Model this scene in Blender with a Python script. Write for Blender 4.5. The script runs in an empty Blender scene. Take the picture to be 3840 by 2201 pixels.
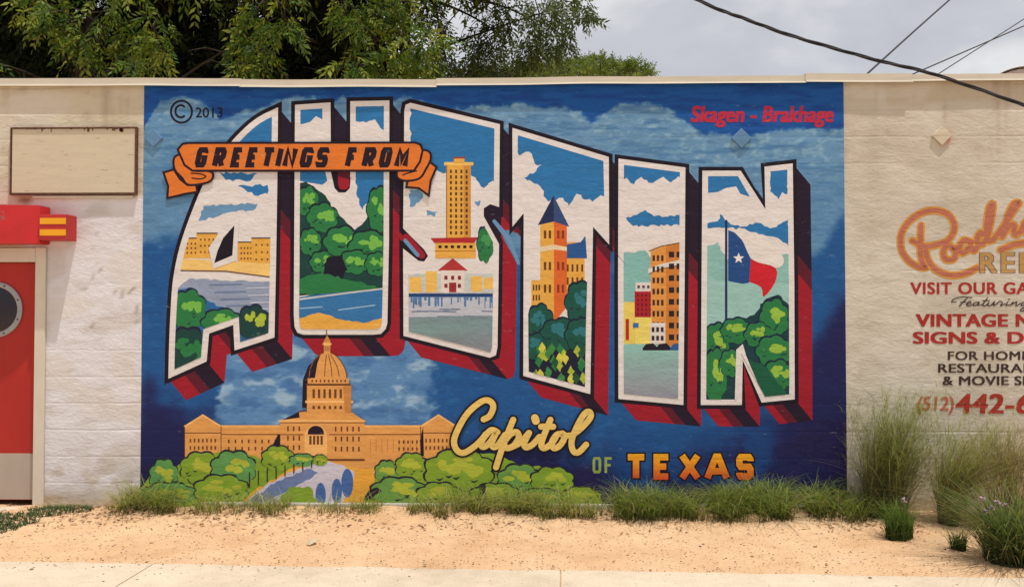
import bpy, bmesh, math, random
import numpy as np
from mathutils import Vector, Matrix, Euler
from mathutils.geometry import tessellate_polygon
R = math.radians
random.seed(7); rng = np.random.default_rng(7)
S = bpy.context.scene; COL = S.collection

# ---------------------------------------------------------------- camera
F, CU, CV, HC, DC = 2200.0, 1270.0, 727.0, 1.55, 7.1          # picture units: 2540 wide
cam_d = bpy.data.cameras.new('camera'); cam = bpy.data.objects.new('camera', cam_d); COL.objects.link(cam)
cam_d.sensor_width = 36; cam_d.lens = 36 * F / 2540; cam_d.clip_start = .05; cam_d.clip_end = 2000
cam.location = (0.15, -DC, HC)
cam.rotation_euler = Euler((R(90 + 1.36), R(0.0), R(1.2)), 'XYZ')
S.camera = cam
CM = cam.rotation_euler.to_matrix(); C0 = Vector(cam.location)

# ---------------------------------------------------------------- sky and sun
SUN = Vector((0.95, -1.0, 5.0)).normalized()                  # towards the sun
w = bpy.data.worlds.new('World'); S.world = w; w.use_nodes = True
nt = w.node_tree; nt.nodes.clear()
def N(nt, t, **kw):
    n = nt.nodes.new(t)
    for k, v in kw.items():
        if k.startswith('i_'): n.inputs[k[2:].replace('_', ' ')].default_value = v
        else: setattr(n, k, v)
    return n
def ramp(nt, stops, interp='LINEAR'):
    r = nt.nodes.new('ShaderNodeValToRGB'); e = r.color_ramp.elements; r.color_ramp.interpolation = interp
    while len(e) < len(stops): e.new(.5)
    for k, (p, c) in zip(e, stops): k.position = p; k.color = (*c, 1) if len(c) == 3 else c
    return r
sky = N(nt, 'ShaderNodeTexSky', sky_type='NISHITA', sun_disc=False)
sky.sun_elevation = math.asin(SUN.z); sky.sun_rotation = math.atan2(SUN.x, SUN.y)
tc = N(nt, 'ShaderNodeTexCoord'); mp = N(nt, 'ShaderNodeMapping'); mp.inputs['Scale'].default_value = (1.6, 1.6, 4.0)
mp.inputs['Location'].default_value = (0.35, 0.2, 0.9)
n1 = N(nt, 'ShaderNodeTexNoise', i_Scale=1.9, i_Detail=6.0, i_Roughness=.52, i_Distortion=.3)
cr = ramp(nt, [(.34, (5.0, 5.1, 5.6)), (.5, (6.2, 6.3, 6.7)), (.62, (8.6, 8.6, 8.6))])
mx = N(nt, 'ShaderNodeMix', data_type='RGBA'); mx.inputs[0].default_value = .9
bg = N(nt, 'ShaderNodeBackground', i_Strength=.1); ow = N(nt, 'ShaderNodeOutputWorld')
L = nt.links.new
L(tc.outputs['Generated'], mp.inputs[0]); L(mp.outputs[0], n1.inputs['Vector']); L(n1.outputs[0], cr.inputs[0])
L(sky.outputs[0], mx.inputs[6]); L(cr.outputs[0], mx.inputs[7]); L(mx.outputs[2], bg.inputs[0]); L(bg.outputs[0], ow.inputs[0])
sd = bpy.data.lights.new('sun', 'SUN'); sd.energy = 4.0; sd.angle = R(.8); sd.color = (1, .95, .86)
so = bpy.data.objects.new('sun', sd); COL.objects.link(so); so.rotation_euler = SUN.to_track_quat('Z', 'Y').to_euler()
so.location = (0, 0, 20)
S.view_settings.view_transform = 'Standard'; S.view_settings.look = 'None'
S.view_settings.exposure = 0.0; S.view_settings.gamma = 1.0
S.render.engine = 'CYCLES'
S.cycles.max_bounces = 6; S.cycles.diffuse_bounces = 4; S.cycles.transmission_bounces = 4; S.cycles.use_denoising = True

# ---------------------------------------------------------------- geometry of the view
def ray(u, v):
    return CM @ Vector(((u - CU) / F, (CV - v) / F, -1))
def D(u, v, y=0.0):
    d = ray(u, v); t = (y - C0.y) / d.y; return C0 + d * t
def G(u, v, z=0.0):
    d = ray(u, v); t = (z - C0.z) / d.z; return C0 + d * t
def lin(c): return tuple(((x / 255) / 12.92 if x / 255 <= .04045 else ((x / 255 + .055) / 1.055) ** 2.4) for x in c)
LEFT_X = D(360, 900).x
PK = .91
def alb(c, k=None): return tuple(min(.86, x * (k or PK)) for x in lin(c))

# ---------------------------------------------------------------- objects
def tag(o, label=None, cat=None, group=None, kind=None):
    if label: o['label'] = label
    if cat: o['category'] = cat
    if group: o['group'] = group
    if kind: o['kind'] = kind
    return o
def empty(name, loc=(0, 0, 0), parent=None):
    o = bpy.data.objects.new(name, None); COL.objects.link(o); o.location = loc; o.empty_display_size = .1
    if parent: o.parent = parent
    return o
def link(name, me, mat=None, parent=None, loc=None):
    o = bpy.data.objects.new(name, me); COL.objects.link(o)
    if mat:
        for m in (mat if isinstance(mat, (list, tuple)) else [mat]): me.materials.append(m)
    if loc is not None: o.location = loc
    if parent:
        o.parent = parent
        o.matrix_parent_inverse = Matrix.Identity(4)
        if loc is None: o.location = -chain_loc(parent)
    return o
def chain_loc(p):                       # no rotations on parents: world offset of a parent chain
    v = Vector((0, 0, 0))
    while p: v += Vector(p.location); p = p.parent
    return v
def mesh_np(name, V, Fa, cols=None, smooth=False, val=None):
    me = bpy.data.meshes.new(name); V = np.asarray(V, np.float32); Fa = np.asarray(Fa, np.int32); n, k = Fa.shape
    me.vertices.add(len(V)); me.vertices.foreach_set('co', V.ravel())
    me.loops.add(n * k); me.loops.foreach_set('vertex_index', Fa.ravel())
    me.polygons.add(n); me.polygons.foreach_set('loop_start', np.arange(0, n * k, k, dtype=np.int32))
    if smooth: me.polygons.foreach_set('use_smooth', np.ones(n, bool))
    me.update(calc_edges=True)
    if cols is not None:
        a = me.color_attributes.new('Col', 'FLOAT_COLOR', 'POINT'); c = np.ones((len(V), 4), np.float32); c[:, :3] = cols
        a.data.foreach_set('color', c.ravel())
    me.validate(); return me
def bm_mesh(name, bm, smooth=False):
    bmesh.ops.recalc_face_normals(bm, faces=bm.faces)
    me = bpy.data.meshes.new(name); bm.to_mesh(me); bm.free()
    if smooth: me.polygons.foreach_set('use_smooth', np.ones(len(me.polygons), bool))
    return me
def box(bm, a, b, mi=0, bev=0):
    t = bmesh.new(); bmesh.ops.create_cube(t, size=1)
    for v in t.verts: v.co = Vector([a[i] + (v.co[i] + .5) * (b[i] - a[i]) for i in range(3)])
    if bev: bmesh.ops.bevel(t, geom=t.edges[:], offset=bev, segments=2, affect='EDGES', profile=.6)
    for f in t.faces: f.material_index = mi
    m = bpy.data.meshes.new('tmp'); t.to_mesh(m); t.free(); bm.from_mesh(m); bpy.data.meshes.remove(m)
def tube(bm, pts, rad, seg=8, cap=True):
    pts = [Vector(p) for p in pts]; rings = []
    rad = rad if hasattr(rad, '__len__') else [rad] * len(pts)
    up = Vector((.3, .9, .2))
    for i, p in enumerate(pts):
        t = (pts[min(i + 1, len(pts) - 1)] - pts[max(i - 1, 0)]).normalized()
        a = t.cross(up)
        if a.length < .05: a = t.cross(Vector((1, 0, 0)))
        a.normalize(); b = t.cross(a); up = a.cross(t)
        rings.append([bm.verts.new(p + (a * math.cos(2 * math.pi * k / seg) + b * math.sin(2 * math.pi * k / seg)) * rad[i]) for k in range(seg)])
    for r0, r1 in zip(rings, rings[1:]):
        for k in range(seg): bm.faces.new((r0[k], r0[(k + 1) % seg], r1[(k + 1) % seg], r1[k]))
    if cap: bm.faces.new(rings[0][::-1]); bm.faces.new(rings[-1])

# ---------------------------------------------------------------- value noise (numpy)
_lat = np.random.default_rng(3).random((256, 256)).astype(np.float32)
def vn(x, y):
    xi = np.floor(x).astype(int); yi = np.floor(y).astype(int); fx = x - xi; fy = y - yi
    fx = fx * fx * (3 - 2 * fx); fy = fy * fy * (3 - 2 * fy); g = lambda i, j: _lat[i % 256, j % 256]
    return (g(xi, yi) * (1 - fx) + g(xi + 1, yi) * fx) * (1 - fy) + (g(xi, yi + 1) * (1 - fx) + g(xi + 1, yi + 1) * fx) * fy
def fbm(x, y, o=5):
    s = 0; a = .5; t = 0
    for i in range(o): s = s + a * vn(x + 17.3 * i, y + 9.1 * i); t += a; x = x * 2.03; y = y * 2.03; a *= .55
    return s / t
def sst(a, b, x): t = np.clip((x - a) / (b - a), 0, 1); return t * t * (3 - 2 * t)
def mixc(c0, c1, m): m = m[..., None]; return c0 * (1 - m) + np.asarray(c1, float) * m

# ---------------------------------------------------------------- materials
def material(name, rough=.7, spec=.3):
    m = bpy.data.materials.new(name); m.use_nodes = True; t = m.node_tree; b = t.nodes['Principled BSDF']
    b.inputs['Roughness'].default_value = rough; b.inputs['Specular IOR Level'].default_value = spec
    return m, t, b
def posnode(t, scale=(1, 1, 1)):
    g = N(t, 'ShaderNodeNewGeometry'); m = N(t, 'ShaderNodeMapping'); m.inputs['Scale'].default_value = scale
    t.links.new(g.outputs['Position'], m.inputs[0]); return m.outputs[0]
def math_(t, op, a, b=None, clamp=False):
    n = t.nodes.new('ShaderNodeMath'); n.operation = op; n.use_clamp = clamp
    for i, x in enumerate((a, b)):
        if x is None: continue
        if isinstance(x, (int, float)): n.inputs[i].default_value = x
        else: t.links.new(x, n.inputs[i])
    return n.outputs[0]
def masonry_height(t, courses=1.0, rough=1.0):
    """rough plaster skimmed over block courses; a function of the place on the wall only"""
    n1 = N(t, 'ShaderNodeTexNoise', i_Scale=3.4, i_Detail=9.0, i_Roughness=.6, i_Distortion=.25); t.links.new(posnode(t, (1, 1, 1.7)), n1.inputs['Vector'])
    n2 = N(t, 'ShaderNodeTexNoise', i_Scale=26.0, i_Detail=4.0, i_Roughness=.6); t.links.new(posnode(t, (1, 1, 2.0)), n2.inputs['Vector'])
    n3 = N(t, 'ShaderNodeTexNoise', i_Scale=1.1, i_Detail=3.0); t.links.new(posnode(t), n3.inputs['Vector'])
    n4 = N(t, 'ShaderNodeTexNoise', i_Scale=.9, i_Detail=2.0); t.links.new(posnode(t, (1, 1, 1)), n4.inputs['Vector'])
    g = N(t, 'ShaderNodeNewGeometry'); sx = N(t, 'ShaderNodeSeparateXYZ'); t.links.new(g.outputs['Position'], sx.inputs[0])
    zz = math_(t, 'ADD', sx.outputs[2], math_(t, 'MULTIPLY', n3.outputs[0], .035))
    fr = math_(t, 'FRACT', math_(t, 'DIVIDE', zz, .213))
    tri = math_(t, 'ABSOLUTE', math_(t, 'SUBTRACT', fr, .5))             # .5 at the joint
    groove = math_(t, 'MULTIPLY', math_(t, 'SUBTRACT', tri, .44), 16.0, True)
    mask = ramp(t, [(.5, (0, 0, 0)), (.66, (1, 1, 1))]); t.links.new(n4.outputs[0], mask.inputs[0])
    lx = math_(t, 'MULTIPLY', math_(t, 'SUBTRACT', LEFT_X, sx.outputs[0]), 6.0, True)
    lz = math_(t, 'MULTIPLY', math_(t, 'SUBTRACT', 1.7, sx.outputs[2]), 2.0, True)
    mk_ = math_(t, 'MAXIMUM', mask.outputs[0], math_(t, 'MULTIPLY', math_(t, 'MULTIPLY', lx, lz), .55))
    gm = math_(t, 'MULTIPLY', groove, mk_)
    saw = math_(t, 'MULTIPLY', fr, .35)
    h = math_(t, 'MULTIPLY', n1.outputs[0], 1.9 * rough)
    h = math_(t, 'ADD', h, math_(t, 'MULTIPLY', n2.outputs[0], .32 * rough))
    h = math_(t, 'SUBTRACT', h, math_(t, 'MULTIPLY', gm, .38 * courses))
    h = math_(t, 'ADD', h, math_(t, 'MULTIPLY', math_(t, 'MULTIPLY', saw, mk_), courses))
    return h, n1.outputs[0], n2.outputs[0]
def attr_paint(name, rough, dist, courses, var=.16, spec=.3, r=1.0, chips_glints=.0):
    m, t, b = material(name, rough, spec)
    a = N(t, 'ShaderNodeAttribute', attribute_name='Col')
    h, big, fine = masonry_height(t, courses, r)
    st = N(t, 'ShaderNodeTexNoise', i_Scale=9.0, i_Detail=5.0, i_Roughness=.65); t.links.new(posnode(t, (.55, 1, 2.6)), st.inputs['Vector'])
    k = math_(t, 'ADD', math_(t, 'MULTIPLY', st.outputs[0], var * 2), 1 - var)
    k = math_(t, 'MULTIPLY', k, math_(t, 'ADD', math_(t, 'MULTIPLY', fine, var), 1 - var * .5))
    mu = N(t, 'ShaderNodeVectorMath', operation='SCALE'); t.links.new(a.outputs['Color'], mu.inputs[0]); t.links.new(k, mu.inputs['Scale'])
    ch = N(t, 'ShaderNodeTexNoise', i_Scale=16.0, i_Detail=6.0, i_Roughness=.75); t.links.new(posnode(t, (.6, 1, 1.6)), ch.inputs['Vector'])
    cr_ = ramp(t, [(.63, (0, 0, 0)), (.72, (1, 1, 1))]); t.links.new(ch.outputs[0], cr_.inputs[0])  # sparse pale specks: worn chips and glints painted into the colour
    wx = N(t, 'ShaderNodeMix', data_type='RGBA'); t.links.new(math_(t, 'MULTIPLY', cr_.outputs[0], chips_glints), wx.inputs[0]); t.links.new(mu.outputs[0], wx.inputs[6]); wx.inputs[7].default_value = (.55, .53, .50, 1)
    t.links.new(wx.outputs[2], b.inputs['Base Color'])
    bp = N(t, 'ShaderNodeBump', i_Strength=1.0, i_Distance=dist); t.links.new(h, bp.inputs['Height']); t.links.new(bp.outputs[0], b.inputs['Normal'])
    return m
M_WALL = attr_paint('painted_masonry', .75, .009, .8, .10, .25, 1.0)
M_MURAL = attr_paint('mural_paint', .55, .0060, .5, .22, .2, .9, .30)
M_SIGNPAINT = attr_paint('sign_paint', .75, .009, .8, .2, .2, 1.0, .6)
def plain(name, c, rough=.6, spec=.3, var=.12, scale=8, bump=0, metal=0, stretch=(1, 1, 1), stain=None, srange=(.58, .7)):
    m, t, b = material(name, rough, spec); b.inputs['Metallic'].default_value = metal
    n = N(t, 'ShaderNodeTexNoise', i_Scale=scale, i_Detail=6.0, i_Roughness=.65); t.links.new(posnode(t, stretch), n.inputs['Vector'])
    r = ramp(t, [(.25, tuple(x * (1 - var) for x in c)), (.75, tuple(min(.9, x * (1 + var)) for x in c))]); t.links.new(n.outputs[0], r.inputs[0])
    out = r.outputs[0]
    if stain:
        n2 = N(t, 'ShaderNodeTexNoise', i_Scale=scale * 1.7, i_Detail=7.0, i_Roughness=.7); t.links.new(posnode(t, stretch), n2.inputs['Vector'])
        r2 = ramp(t, [(srange[0], (0, 0, 0)), (srange[1], (1, 1, 1))]); t.links.new(n2.outputs[0], r2.inputs[0])
        x = N(t, 'ShaderNodeMix', data_type='RGBA'); t.links.new(r2.outputs[0], x.inputs[0]); t.links.new(out, x.inputs[6]); x.inputs[7].default_value = (*stain, 1); out = x.outputs[2]
    t.links.new(out, b.inputs['Base Color'])
    if bump:
        bp = N(t, 'ShaderNodeBump', i_Strength=.6, i_Distance=bump); t.links.new(n.outputs[0], bp.inputs['Height']); t.links.new(bp.outputs[0], b.inputs['Normal'])
    return m
def leaf_mat(name, trans=.35, rough=.6):
    m, t, b = material(name, rough, .12); a = N(t, 'ShaderNodeAttribute', attribute_name='Col')
    t.links.new(a.outputs['Color'], b.inputs['Base Color'])
    tr = N(t, 'ShaderNodeBsdfTranslucent'); sc = N(t, 'ShaderNodeVectorMath', operation='MULTIPLY'); sc.inputs[1].default_value = (1.5, 1.6, .7)
    t.links.new(a.outputs['Color'], sc.inputs[0]); t.links.new(sc.outputs[0], tr.inputs[0])
    x = N(t, 'ShaderNodeMixShader'); x.inputs[0].default_value = trans
    t.links.new(b.outputs[0], x.inputs[1]); t.links.new(tr.outputs[0], x.inputs[2]); t.links.new(x.outputs[0], t.nodes['Material Output'].inputs[0])
    return m
M_LEAF = leaf_mat('leaves', .3); M_GRASS = leaf_mat('grass_blades', .35, .6)
M_BARK = plain('bark', (.05, .04, .032), .9, .1, .4, 14, .01, 0, (1, 1, .25))
M_COPING = plain('coping_metal', alb((208, 199, 182)), .5, .4, .10, 3, 0, 0, (1, 1, 6), (.30, .22, .15), (.68, .76))
M_RED = plain('red_enamel', (.52, .018, .02), .42, .4, .12, 7, .0008, 0, (1, 1, 1), (.30, .10, .10), (.60, .64))
M_REDFLAT = plain('red_trim', (.46, .03, .03), .55, .3, .08)
M_YEL = plain('yellow_trim', (.80, .36, .012), .5, .3, .06)
M_DOOR = plain('door_red', (.40, .018, .012), .5, .35, .12, 5, .0006, 0, (1, 1, .4))
M_FRAME = plain('door_frame_paint', (.62, .56, .47), .6, .3, .08, 9, .001, 0, (1, 1, .5), (.30, .20, .14), (.7, .76))
M_STEEL = plain('ring_steel', (.33, .32, .33), .42, .5, .1, 20, 0, .55)
M_GLASS, _t, _b = material('dark_glass', .08, .5); _b.inputs['Base Color'].default_value = (.012, .008, .018, 1)
M_KICK = plain('kick_plate', (.42, .35, .29), .55, .35, .08, 6, 0, 0, (1, 1, .4))
M_PANEL = plain('blank_panel', alb((206, 193, 168), .95), .6, .3, .07, 5, .0015, 0, (1, 1, 7), (.33, .24, .16), (.60, .68))
M_RUST = plain('rusty_steel', (.13, .060, .042), .85, .15, .5, 30, .001)
M_CONC = plain('footing_concrete', (.40, .37, .33), .85, .2, .18, 12, .004)
M_CABLE = plain('cable_rubber', (.022, .02, .024), .55, .3, .2)
M_DARK = plain('screw', (.05, .04, .045), .5, .4)

# ---------------------------------------------------------------- ground
def ground_material(name, base, dark, light, pebble=(.25, .15, .10), psc=60, bump=.004, density=.16, patch=None):
    m, t, b = material(name, .95, .12)
    n = N(t, 'ShaderNodeTexNoise', i_Scale=1.3, i_Detail=8.0, i_Roughness=.6); t.links.new(posnode(t), n.inputs['Vector'])
    f = N(t, 'ShaderNodeTexNoise', i_Scale=85.0, i_Detail=3.0, i_Roughness=.7); t.links.new(posnode(t), f.inputs['Vector'])
    r = ramp(t, [(.3, dark), (.5, base), (.72, light)]); t.links.new(n.outputs[0], r.inputs[0])
    f2 = N(t, 'ShaderNodeTexNoise', i_Scale=7.0, i_Detail=9.0, i_Roughness=.72); t.links.new(posnode(t), f2.inputs['Vector'])
    k = math_(t, 'ADD', math_(t, 'ADD', math_(t, 'MULTIPLY', f.outputs[0], .6), math_(t, 'MULTIPLY', f2.outputs[0], .5)), .45)
    mu = N(t, 'ShaderNodeVectorMath', operation='SCALE'); t.links.new(r.outputs[0], mu.inputs[0]); t.links.new(k, mu.inputs['Scale'])
    out = mu.outputs[0]; hh = f.outputs[0]
    if density:
        v = N(t, 'ShaderNodeTexVoronoi', i_Scale=psc, i_Randomness=1.0); t.links.new(posnode(t), v.inputs['Vector'])
        sel = N(t, 'ShaderNodeSeparateColor'); t.links.new(v.outputs['Color'], sel.inputs[0])
        a = math_(t, 'LESS_THAN', sel.outputs[0], density); c = math_(t, 'LESS_THAN', v.outputs['Distance'], .33)
        x = N(t, 'ShaderNodeMix', data_type='RGBA'); t.links.new(math_(t, 'MULTIPLY', math_(t, 'MULTIPLY', a, c), .7), x.inputs[0]); t.links.new(out, x.inputs[6]); x.inputs[7].default_value = (*pebble, 1); out = x.outputs[2]
        hh = math_(t, 'ADD', f.outputs[0], math_(t, 'MULTIPLY', v.outputs['Distance'], -.8))
    t.links.new(out, b.inputs['Base Color'])
    bp = N(t, 'ShaderNodeBump', i_Strength=.8, i_Distance=bump); t.links.new(hh, bp.inputs['Height']); t.links.new(bp.outputs[0], b.inputs['Normal'])
    return m
M_GRAVEL = ground_material('granite_gravel', (.60, .39, .23), (.52, .315, .17), (.65, .45, .285), bump=.007, density=.2, psc=48, pebble=(.28, .16, .09))
M_WALK = ground_material('sidewalk_concrete', (.55, .455, .345), (.46, .37, .275), (.60, .505, .39), psc=40, bump=.002, density=.05, pebble=(.4, .3, .2))
# one sheet to the horizon, gently uneven near the camera
def ground():
    nx, ny = 420, 260
    gx = np.concatenate([[-900, -300, -80, -25], np.linspace(-9, 9, nx), [25, 80, 300, 900]])
    gy = np.concatenate([[-900, -300, -80, -25], np.linspace(-10, 4, ny), [15, 40, 120, 400, 1500]])
    X, Y = np.meshgrid(gx, gy)
    near = (np.abs(X) < 9) & (Y > -5.2) & (Y < 0)
    Z = np.where(near, ((fbm(X * 1.5, Y * 1.5, 4) - .5) * .05 + (fbm(X * 6, Y * 6, 3) - .5) * .034) * sst(-1.45, -.9, Y) , 0) + np.where(near, .03 * sst(-.9, -.1, Y), 0)
    V = np.stack([X, Y, Z], -1).reshape(-1, 3); c = len(gx)
    i = np.arange(len(gy) - 1)[:, None] * c + np.arange(c - 1)[None]
    Fa = np.stack([i, i + 1, i + c + 1, i + c], -1).reshape(-1, 4)
    o = link('ground', mesh_np('ground', V, Fa, smooth=True), M_GRAVEL)
    tag(o, 'sandy peach decomposed granite ground strip in front of the wall', 'ground', kind='structure')
ground()
def gz(x, y): return float(((fbm(np.array([x * 1.5]), np.array([y * 1.5]), 4)[0] - .5) * .05 + (fbm(np.array([x * 6]), np.array([y * 6]), 3)[0] - .5) * .034) * sst(-1.45, -.9, np.array([y]))[0] + .03 * sst(-.9, -.1, np.array([y]))[0]) if y < 0 else 0
# sidewalk in slabs with an irregular gravel-strewn edge
def sidewalk():
    a, b = G(0, 1396), G(2540, 1436)
    yl = lambda x: a.y + (b.y - a.y) * (x - a.x) / (b.x - a.x)
    joints = [-9, -5.6, G(345, 1425).x, .35 + 0.0, 2.55, 5.0, 9]
    joints[3] = G(1392, 1430).x; joints[4] = 3.6
    bm = bmesh.new()
    for x0, x1 in zip(joints, joints[1:]):
        xs = np.linspace(x0 + .004, x1 - .004, 46); top = []
        sk = -.25
        for i, x in enumerate(xs):
            e = yl(x) + (float(fbm(np.array([x * 2.2]), np.array([3.0]), 4)[0]) - .5) * .05 + (float(fbm(np.array([x * 11]), np.array([7.0]), 3)[0]) - .5) * .035 - max(0, x - 2.2) * .01 * (1 + float(vn(np.array([x * 9]), np.array([1.]))[0]))
            top.append((x, e))
        ring = top + [(x1 - .004 + sk, -8.2), (x0 + .004 + sk, -8.2)]
        vs = [bm.verts.new((x, y, .012)) for x, y in ring]; f = bm.faces.new(vs)
        r = bmesh.ops.extrude_face_region(bm, geom=[f])
        for v in r['geom']:
            if isinstance(v, bmesh.types.BMVert): v.co.z = -.06
    o = link('sidewalk', bm_mesh('sidewalk', bm), M_WALK); tag(o, 'pale concrete sidewalk along the bottom edge', 'sidewalk', kind='structure')
    bm = bmesh.new()
    p = [G(-420, 1262), G(66, 1266), G(40, 1282), G(-420, 1345)]
    vs = [bm.verts.new((q.x, min(q.y, -.0), .035)) for q in p]; f = bm.faces.new(vs)
    r = bmesh.ops.extrude_face_region(bm, geom=[f])
    for v in r['geom']:
        if isinstance(v, bmesh.types.BMVert): v.co.z = -.05
    o = link('door_step', bm_mesh('door_step', bm), M_WALK); tag(o, 'low pale concrete pad outside the red door', 'pavement', kind='structure')
sidewalk()

# ---------------------------------------------------------------- building
XL, XR = -9.0, 9.5
ZT = D(1270, 206).z                        # top of the masonry, under the coping
JR, JT = D(114, 900), D(60, 613)           # door opening
JL = D(-190, 900)
bld = empty('masonry_building', (0, 0, 0))
tag(bld, 'low flat-roofed masonry building with cream plaster front wall behind the mural', 'building')
def wall():
    xs = np.unique(np.concatenate([np.arange(XL, XR, .03), [XR, JL.x, JR.x]])); zs = np.unique(np.concatenate([np.arange(-.1, ZT, .03), [ZT, JT.z]]))
    X, Z = np.meshgrid(xs, zs); c = len(xs)
    # wall colour (sRGB as painted): cream upper left, whiter repaint lower left, tan right
    nz = fbm(X * 2.2, Z * 2.2, 5); n2 = fbm(X * 7 + 40, Z * 12, 4); n3 = fbm(X * .8 + 9, Z * .9, 4)
    col = np.ones(X.shape + (3,)) * np.array((207, 198, 182.))
    col = mixc(col, (217, 209, 195), sst(.45, .62, nz) * .7)
    col = mixc(col, (194, 181, 160), sst(.5, .7, n3) * .6)
    left = X < D(400, 700).x
    zl = D(200, 488).z; xw = D(180, 700).x
    white = left * sst(-.02, .03, zl - Z + (n2 - .5) * .04) * sst(-.06, .05, X - D(70, 700).x + (nz - .5) * .25)
    col = mixc(col, (230, 227, 231), white)
    col = mixc(col, (212, 206, 202), white * sst(.5, .75, n2) * .4)
    cream = left * (1 - white)
    col = mixc(col, (220, 208, 178), cream * .55)
    # faded block of paint by the upper right corner, stains, rust
    gr = sst(0, .03, X - D(2190, 300).x) * sst(0, .05, Z - D(2200, 262).z + (nz - .5) * .06)
    col = mixc(col, (192, 176, 150), gr * .6)
    col = mixc(col, (160, 142, 118), sst(.68, .82, n2) * .3 * (1 - white))
    stx = fbm(X * 9 + 3, Z * .55 + 20, 5); col = mixc(col, (158, 142, 120), sst(.56, .78, stx) * sst(1.5, 0, ZT - Z) * .45 * (1 - .6 * white))     # rain streaks below the coping
    pat = fbm(X * 1.3 + 60, Z * 2.6 + 11, 3); col = mixc(col, (222, 214, 202), sst(.60, .63, pat) * .45); col = mixc(col, (188, 177, 160), sst(.40, .37, pat) * .30)    # patched paint
    cr_ = np.abs(fbm(X * 1.1 + 5, Z * 1.4 + 80, 5) - .5); col = mixc(col, (138, 122, 104), sst(.006, .001, cr_) * .45 * sst(.5, .6, n3))                  # hairline cracks
    spl = fbm(X * 14 + 2, Z * 14 + 5, 3); col = mixc(col, (176, 146, 110), sst(.55, .0, Z) * sst(.5, .66, spl) * .5)
    low = sst(.22, .0, Z + (nz - .5) * .2); col = mixc(col, (168, 148, 122), low * .55)
    for (u, v, ru, rv, cc, a) in ((62, 496, .06, .03, (120, 60, 35), .8), (95, 480, .16, .012, (130, 70, 40), .6), (2350, 340, .035, .05, (190, 90, 70), .75), (2345, 275, .012, .05, (150, 120, 90), .6)):
        p = D(u, v); d = ((X - p.x) / ru) ** 2 + ((Z - p.z) / rv) ** 2; col = mixc(col, cc, a * np.exp(-d * 1.2) * sst(.3, .6, n2 + .1))
    A = np.vectorize(lambda x: (x / 255 / 12.92 if x < 10.3 else ((x / 255 + .055) / 1.055) ** 2.4))(col) * .87
    V = np.stack([X, np.zeros_like(X), Z], -1).reshape(-1, 3)
    i = (np.arange(len(zs) - 1)[:, None] * c + np.arange(c - 1)[None])
    xm = (xs[:-1] + xs[1:]) / 2; zm = (zs[:-1] + zs[1:]) / 2
    keep = ~((xm[None] > JL.x) & (xm[None] < JR.x) & (zm[:, None] < JT.z))
    i = i[keep]; Fa = np.stack([i, i + 1, i + c + 1, i + c], -1)
    V = list(map(tuple, V)); cols = list(map(tuple, A.reshape(-1, 3))); Fa = list(map(tuple, Fa)); base = (.6, .52, .4)
    def quad(*p):
        k = len(V); V.extend(p); cols.extend([base] * 4); Fa.append((k, k + 1, k + 2, k + 3))
    T = .2; Y1 = 3.2
    quad((JR.x, 0, -.1), (JR.x, T, -.1), (JR.x, T, JT.z), (JR.x, 0, JT.z)); quad((JL.x, 0, -.1), (JL.x, 0, JT.z), (JL.x, T, JT.z), (JL.x, T, -.1))
    quad((JL.x, 0, JT.z), (JR.x, 0, JT.z), (JR.x, T, JT.z), (JL.x, T, JT.z))
    quad((XL, 0, ZT), (XR, 0, ZT), (XR, T, ZT), (XL, T, ZT))
    quad((XL, T, -.1), (JL.x, T, -.1), (JL.x, T, ZT), (XL, T, ZT)); quad((JR.x, T, -.1), (XR, T, -.1), (XR, T, ZT), (JR.x, T, ZT)); quad((JL.x, T, JT.z), (JR.x, T, JT.z), (JR.x, T, ZT), (JL.x, T, ZT))
    for x in (XL, XR): quad((x, 0, -.1), (x, Y1, -.1), (x, Y1, ZT), (x, 0, ZT))
    quad((XL, Y1, -.1), (XR, Y1, -.1), (XR, Y1, ZT), (XL, Y1, ZT))
    link('wall', mesh_np('wall', V, Fa, np.array(cols)), M_WALL, bld)
    bm = bmesh.new(); box(bm, (XL + .01, T + .005, ZT - .3), (XR - .01, Y1 - .005, ZT - .22)); link('roof', bm_mesh('roof', bm), M_CONC, bld)
wall()
# coping: overlapping lengths of folded sheet metal
def coping(u0, u1, v0, v1, drop, over=0.0, tilt=0):
    a, b = D(u0, v0 + 4.5), D(u1, v1 + 4.5); z0, z1 = a.z, b.z; bm = bmesh.new()
    pr = [(-.018 - over, -.004), (-.018 - over, -drop * .72), (-.032 - over, -drop * .80), (-.036 - over, -drop), (-.030 - over, -drop), (-.010 - over, -drop * .76), (-.004, -.010), (.24, .006), (.24, .012 + over), (-.018 - over, over)]
    n = 26; R_ = []
    for i in range(n + 1):
        s = i / n; x = a.x + (b.x - a.x) * s; z = z0 + (z1 - z0) * s + (float(vn(np.array([x * 1.7]), np.array([4.]))[0]) - .5) * .008
        yy = (float(vn(np.array([x * 2.3]), np.array([8.]))[0]) - .5) * .008
        R_.append([bm.verts.new((x, y + (yy if y < 0 else 0) - (.006 if y < 0 else 0), z + dz)) for y, dz in pr])
    for r0, r1 in zip(R_, R_[1:]):
        for k in range(len(pr)): bm.faces.new((r0[k], r0[(k + 1) % len(pr)], r1[(k + 1) % len(pr)], r1[k]))
    bm.faces.new(R_[0]); bm.faces.new(R_[-1][::-1])
    return link('coping', bm_mesh('coping', bm), M_COPING, bld)
coping(-900, -330, 186, 190, .062); coping(-332, 600, 190.5, 193.5, .062, .004)
coping(598, 1085, 194, 193, .066); coping(1083, 1996, 191.5, 186.5, .058, .004); coping(1995, 2258, 183.5, 183.5, .062, .010); coping(2257, 2800, 183, 179, .056, .002); coping(2800, 3600, 180, 176, .060)
bm = bmesh.new(); a, b = D(500, 1256), D(2130, 1256)
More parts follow.
